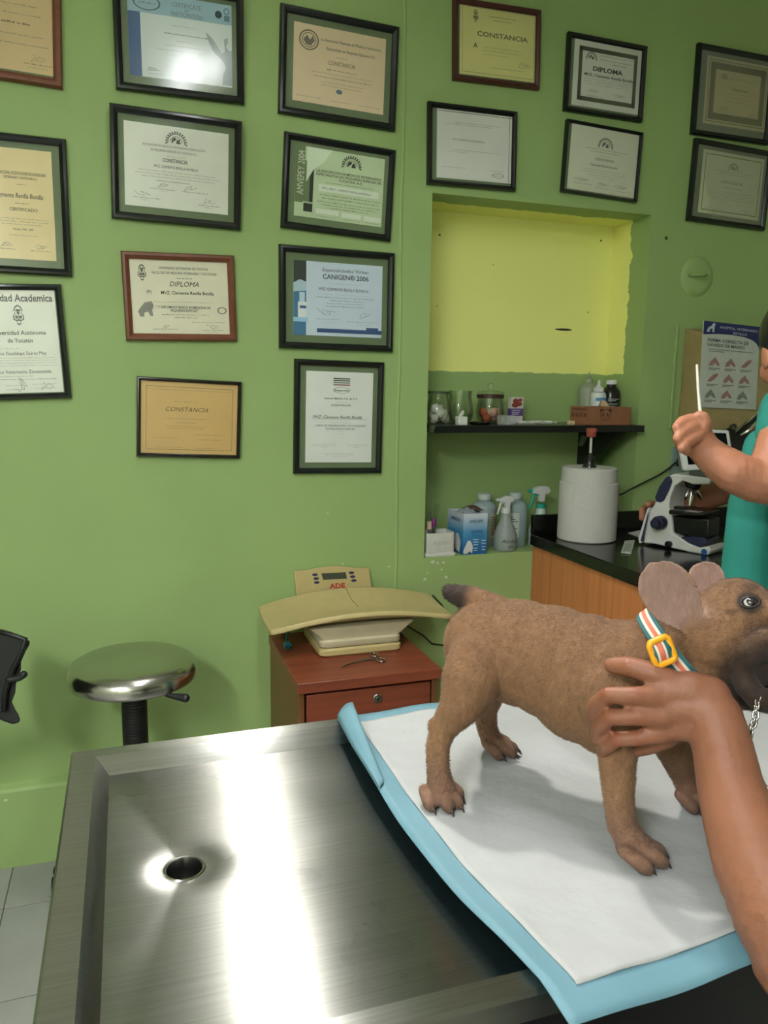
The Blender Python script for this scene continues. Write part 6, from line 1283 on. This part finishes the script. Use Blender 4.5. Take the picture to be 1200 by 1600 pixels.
q = MB().grid(lambda u, v_: c_+gx*(.085*(u-.5))+gd*(.11*(v_-.5))+V((0,0,gh-.012+.022*math.sin(PI*u)*math.sin(PI*v_)+.006*math.sin(u*19)*math.sin(v_*17))), 18, 18); q.build('inner_bag', mat('bag_silver', (150, 158, 168), rough=.3, bump=.5, bscale=80), glv, smooth=2)
q = MB().grid(lambda u, v_: c_+gx*(.03+.05*(u-.5))+gd*(.02+.08*(v_-.5))+V((0,0,gh+.004+.014*math.sin(PI*u)*math.sin(PI*v_))), 10, 10); q.build('brown_liner', mat('liner_brown', (96, 72, 58), rough=.8), glv, smooth=2)
# two big translucent bottles
PBM = milky('cloudy_plastic', (170, 190, 190), .72)
def jug(label, c, r, h, lab, labcol, a0):
    t = thing('refill_bottle', label, 'bottle', c)
    MB().lathe(c, [(0, 0), (r-.004, 0), (r, .004), (r, h*.72), (r*.92, h*.79), (r*.62, h*.85), (r*.46, h*.865), (r*.46, h*.9), (0, h*.9)], 34, cap=False).build('body', PBM, t, smooth=.9)
    MB().lathe(c+V((0,0,h*.885)), [(r*.52, 0), (r*.54, .003), (r*.54, h*.1), (r*.5, h*.11), (0, h*.11)], 28, cap=False).build('cap', mat('cap_frost', (190, 200, 194), rough=.4), t)
    MB().grid(lambda u, v_: c+V(((r+.0006)*math.sin(a0+1.1*u), -(r+.0006)*math.cos(a0+1.1*u), h*.18+h*.46*v_)), 14, 2).build('label', mat('label_%d' % labcol[0], labcol, rough=.5), t, smooth=2)
    q = MB()
    for k in range(9): q.grid(lambda u, v_: c+V(((r+.0012)*math.sin(a0+.06+(.9-.2*(k % 3))*u), -(r+.0012)*math.cos(a0+.06+(.9-.2*(k % 3))*u), h*.22+h*.042*k+.003*v_)), 10, 1)
    q.build('fine_print', mat('label_ink', (80, 78, 62), rough=.6), t, smooth=2)['kind'] = 'stuff'
jug('translucent bottle with tan label behind the glove carton', V((1.225, 2.50, SLZ)), .045, .19, 1, (176, 168, 130), .1)
jug('translucent bottle with white label behind the alcohol sprayer', V((1.335, 2.47, SLZ)), .044, .195, 1, (188, 194, 184), -1.2)
# alcohol sprayer
a0_ = V((1.262, 2.40, SLZ)); alc = thing('spray_bottle', 'clear spray bottle with white trigger and handwritten word', 'spray bottle', a0_)
MB().lathe(a0_, [(0, 0), (.037, 0), (.041, .004), (.041, .05), (.034, .075), (.022, .1), (.016, .125), (.0145, .135), (0, .135)], 34, cap=False).build('body', milky('spray_plastic', (186, 196, 190), .5), alc, smooth=.9)
MB().lathe(a0_, [(0, .002), (.036, .002), (.039, .006), (.039, .048), (.033, .072), (0, .072)], 30, cap=False).build('liquid', milky('alcohol_liquid', (150, 164, 158), .55), alc)
WTG = mat('trigger_white', (208, 210, 206), rough=.4)
MB().lathe(a0_+V((0,0,.132)), [(.0165, 0), (.017, .003), (.016, .018), (.012, .02), (0, .02)], 24, cap=False).build('collar', WTG, alc)
def sprayhead(t, c, dirx, m_head, m_trig, s=1.0):
    d = V(dirx).normalized(); n_ = V((-d.y, d.x, 0)); up = V((0, 0, 1))
    pr = [(-.030, .030), (-.018, .044), (.01, .046), (.036, .036), (.038, .026), (.012, .020), (.008, -.002), (-.008, -.002), (-.010, .020), (-.022, .022)]
    MB().prism([c+d*a*s+up*b*s-n_*.009*s for a, b in pr], n_*.018*s).build('spray_head', m_head, t, bevel=.003, bseg=3)
    MB().cyl(c+d*.034*s+up*.032*s, c+d*.048*s+up*.032*s, .006*s, .005*s, n=14).build('nozzle', m_trig, t)
    MB().tube([c+d*.014*s+up*.024*s, c+d*.030*s+up*.018*s, c+d*.034*s, c+d*.042*s-up*.022*s], [.005*s, .005*s, .0045*s, .004*s], 8).build('trigger', m_trig, t, smooth=2)
sprayhead(alc, a0_+V((.004,0,.15)), (-1, -.1, 0), WTG, WTG, .95)
q = MB(); text_on(q, 'Alcohol', (a0_.x, a0_.y-.0418, SLZ+.038), (1,0,0), (0,0,1), .013, .058, shear=.2); text_on(q, '80%', (a0_.x+.004, a0_.y-.0418, SLZ+.018), (1,0,0), (0,0,1), .011, .022)
for v in q.v:
    dx = v.x-a0_.x; v.y = a0_.y-math.sqrt(max(1e-6, .0416**2-dx*dx))
q.build('handwriting', mat('marker_grey', (44, 50, 48), rough=.5), alc, smooth=0, fix=False)
# teal sprayer behind the upstand
s0 = V((1.418, 2.43, SLZ)); tsp = thing('spray_bottle', 'spray bottle with teal and white trigger head behind the worktop upstand', 'spray bottle', s0)
MB().lathe(s0, [(0, 0), (.036, 0), (.04, .004), (.04, .06), (.03, .095), (.018, .125), (.0165, .14), (0, .14)], 30, cap=False).build('body', mat('sprayer_milky', (186, 196, 190), rough=.4), tsp, smooth=.9)
TEL = mat('sprayer_teal', (28, 160, 130), rough=.4)
MB().lathe(s0+V((0,0,.138)), [(.0165, 0), (.0165, .018), (0, .018)], 24, cap=False).build('collar', TEL, tsp)
sprayhead(tsp, s0+V((0,0,.166)), (-1, -.15, 0), WTG, TEL, 1.2)

# ------------------------------------------------------------------ right-hand wall: dispenser, poster, plates, cord, rods
dx0, dx1, dz0, dz1 = 1.922, 2.235, 1.28, 1.652; dyf = 2.235
DSP = mat('dispenser_beige', (156, 138, 92), rough=.45)
dsp_ = thing('wall_dispenser', 'beige wall mounted dispenser box behind the hand washing poster', 'dispenser', ((dx0+dx1)/2, D, dz0))
MB().loft([[V((dx0, D-.001, dz0+.02)), V((dx1, D-.001, dz0+.02)), V((dx1, D-.001, dz1)), V((dx0, D-.001, dz1))], [V((dx0, dyf+.02, dz0)), V((dx1, dyf+.02, dz0)), V((dx1, dyf+.02, dz1-.02)), V((dx0, dyf+.02, dz1-.02))], [V((dx0+.01, dyf, dz0+.01)), V((dx1-.01, dyf, dz0+.01)), V((dx1-.01, dyf, dz1-.05)), V((dx0+.01, dyf, dz1-.05))]]).build('cover', DSP, dsp_, bevel=.008, bseg=3)
pw4 = [on(1100, 501, 'y', dyf-.006), on(1188, 511, 'y', dyf-.006), on(1181, 640, 'y', dyf-.006), on(1092, 636, 'y', dyf-.006)]
pst_ = thing('poster', 'white hand washing poster with navy header on the beige dispenser', 'poster', pw4[3])
def pq(u, v_, e=0): p = pw4[0].lerp(pw4[1], u).lerp(pw4[3].lerp(pw4[2], u), v_); return p-V((0, .0004+e, 0))
brd = MB().prism(pw4, (0, .004, 0)).build('board', mat('poster_white', (186, 192, 182), rough=.5), pst_)
q = MB(); cur = [(0, 0), (1, 0), (1, .30), (.985, .24), (.94, .20), (.86, .165), (.72, .14), (.5, .13), (.25, .135), (0, .155)]
q.add([pq(u, v_, .0003) for u, v_ in cur], [tuple(range(len(cur)))]); q.build('navy_header', mat('poster_navy', (30, 42, 92), rough=.5), brd, smooth=0, fix=False)
pux, puz = (pw4[1]-pw4[0]).normalized(), (pw4[0]-pw4[3]).normalized(); PWd, PHt = (pw4[1]-pw4[0]).length, (pw4[0]-pw4[3]).length
q = MB(); text_on(q, 'HOSPITAL VETERINARIO', pq(.62, .055, .0008), pux, puz, .0085, .68*PWd, bold=.01); text_on(q, 'REVILLA', pq(.64, .108, .0008), pux, puz, .0085, .25*PWd, bold=.01); q.build('header_lettering', mat('poster_pale', (176, 184, 196), rough=.5), brd, smooth=0, fix=False)
q = MB(); q.add([pq(u, v_, .0008) for u, v_ in ((.05,.12),(.08,.07),(.13,.05),(.16,.015),(.2,.02),(.19,.05),(.18,.12),(.15,.12),(.15,.08),(.11,.085),(.1,.12))], [tuple(range(11))]); q.build('emblem', MATS['poster_pale'], brd, smooth=0, fix=False)
q = MB(); text_on(q, 'FORMA CORRECTA DE', pq(.44, .21, .0006), pux, puz, .0105, .72*PWd, bold=.02); text_on(q, 'LAVADO DE MANOS', pq(.41, .265, .0006), pux, puz, .0105, .66*PWd, bold=.02); q.build('title_lettering', mat('poster_title', (52, 58, 66), rough=.5), brd, smooth=0, fix=False)
q = MB()
for r_ in range(2):
    q.add([pq(.1, .312+.022*r_, .0006), pq(.88-.5*r_, .312+.022*r_, .0006), pq(.88-.5*r_, .322+.022*r_, .0006), pq(.1, .322+.022*r_, .0006)], [(0,1,2,3)])
for r_ in range(3):
    for c_ in range(3):
        u0 = .12+.28*c_-.02*r_; v0 = .53+.19*r_
        q.add([pq(u0, v0, .0006), pq(u0+.2, v0, .0006), pq(u0+.2, v0+.012, .0006), pq(u0, v0+.012, .0006)], [(0,1,2,3)]); q.add([pq(u0, v0+.018, .0006), pq(u0+.13, v0+.018, .0006), pq(u0+.13, v0+.028, .0006), pq(u0, v0+.028, .0006)], [(0,1,2,3)])
q.build('fine_print', mat('poster_grey', (128, 134, 126), rough=.5), brd, smooth=0, fix=False)['kind'] = 'stuff'
hs = [[(-.5,.5),(-.42,.1),(-.1,-.3),(.05,-.5),(.15,-.25),(.4,.1),(.5,.45),(.25,.4),(.05,.15),(-.15,.45)], [(-.5,.45),(-.25,.05),(.1,-.35),(.5,-.5),(.45,-.2),(.15,.2),(-.1,.45)]]
for r_ in range(3):
    for c_ in range(3):
        col = (126, 132, 124) if (r_ == 2 and c_ != 1) else (160, 120, 112); u0 = .22+.28*c_-.02*r_; v0 = .455+.19*r_; h_ = hs[1] if (r_, c_) in ((1, 0), (0, 2)) else hs[0]
        MB().add([pq(u0+a*.19, v0+b*.11, .0006) for a, b in h_], [tuple(range(len(h_)))]).build('hand_pictogram', mat('picto_%d' % col[0], col, rough=.5), brd, smooth=0, fix=False)
# painted-over trim strip left of dispenser
struct(MB().box(1.884, 1.894, D-.008, D, 1.29, 1.665).build('trim_2', WALLM, bevel=.002))
# painted round cover with a hook
hk = on(1085, 432, 'y', D); pl_ = thing('round_cover_plate', 'round wall cover plate painted green with a small hook', 'plate', hk)
MB().lathe(hk+V((.01,0,0)), [(0, .010), (.052, .010), (.066, .006), (.070, .0)], 40, axis=(0,-1,0), cap=False).build('plate', WALLM, pl_, smooth=.8)
MB().tube([hk+V((-.03,-.01,.0)), hk+V((-.028,-.03,.0)), hk+V((.01,-.036,.002)), hk+V((.026,-.03,.006)), hk+V((.03,-.018,.01))], .005, 8).build('hook', WALLM, pl_, smooth=2)
# socket plate and cord
sk = on(1054, 722, 'y', D); so = thing('wall_socket', 'pale grey wall socket plate behind the microscope screen', 'socket', sk)
MB().box(sk.x-.02, sk.x+.055, D-.008, D-.0005, sk.z-.07, sk.z+.055).build('plate', mat('socket_grey', (124, 146, 138), rough=.4), so, bevel=.003)
MB().box(sk.x+.0, sk.x+.03, D-.03, D-.008, sk.z-.015, sk.z+.015).build('plug', BCM, so, bevel=.003)
(MB().tube(catm([on(953, 777, 'y', 2.335), on(972, 772, 'y', 2.335), on(990, 762, 'y', 2.335), on(1010, 752, 'y', 2.335), on(1030, 742, 'y', 2.335), on(1045, 732, 'y', 2.335), on(1056, 722, 'y', 2.33)], 24), .0032, 8).build('cord', BCM, so, smooth=2))
# dark appliance with two bright metal edges beside the assistant
ap_ = thing('drying_rack', 'dark rack with two slanting bright metal rods behind the teal scrubs', 'rack', P(1175, 720, 2.2))
RDM = mat('rod_chrome', (214, 214, 206), rough=.15, metal=1)
MB().tube([P(1150, 676, 2.2), P(1197, 634, 2.15), P(1240, 596, 2.1)], .0036, 10).build('rod', RDM, ap_, smooth=2); MB().tube([P(1157, 680, 2.12), P(1172, 672, 2.12), P(1183, 660, 2.12), P(1210, 640, 2.12)], [.002, .006, .006, .004], 10).build('rod', RDM, ap_, smooth=2)
rk = [P(x, y, 2.22) for x, y in ((1142, 668), (1152, 674), (1200, 634), (1300, 640), (1300, 780), (1150, 780))]
MB().prism(rk, FW*.03).build('panel', mat('rack_dark', (26, 28, 24), rough=.35), ap_)
MB().lathe(P(1145, 667, 2.19), [(.004, -.006), (.009, -.006), (.009, .006), (.004, .006), (.004, -.006)], 18, axis=FW, cap=False).build('eyelet', mat('eyelet_grey', (110, 110, 100), rough=.3, metal=1), ap_)
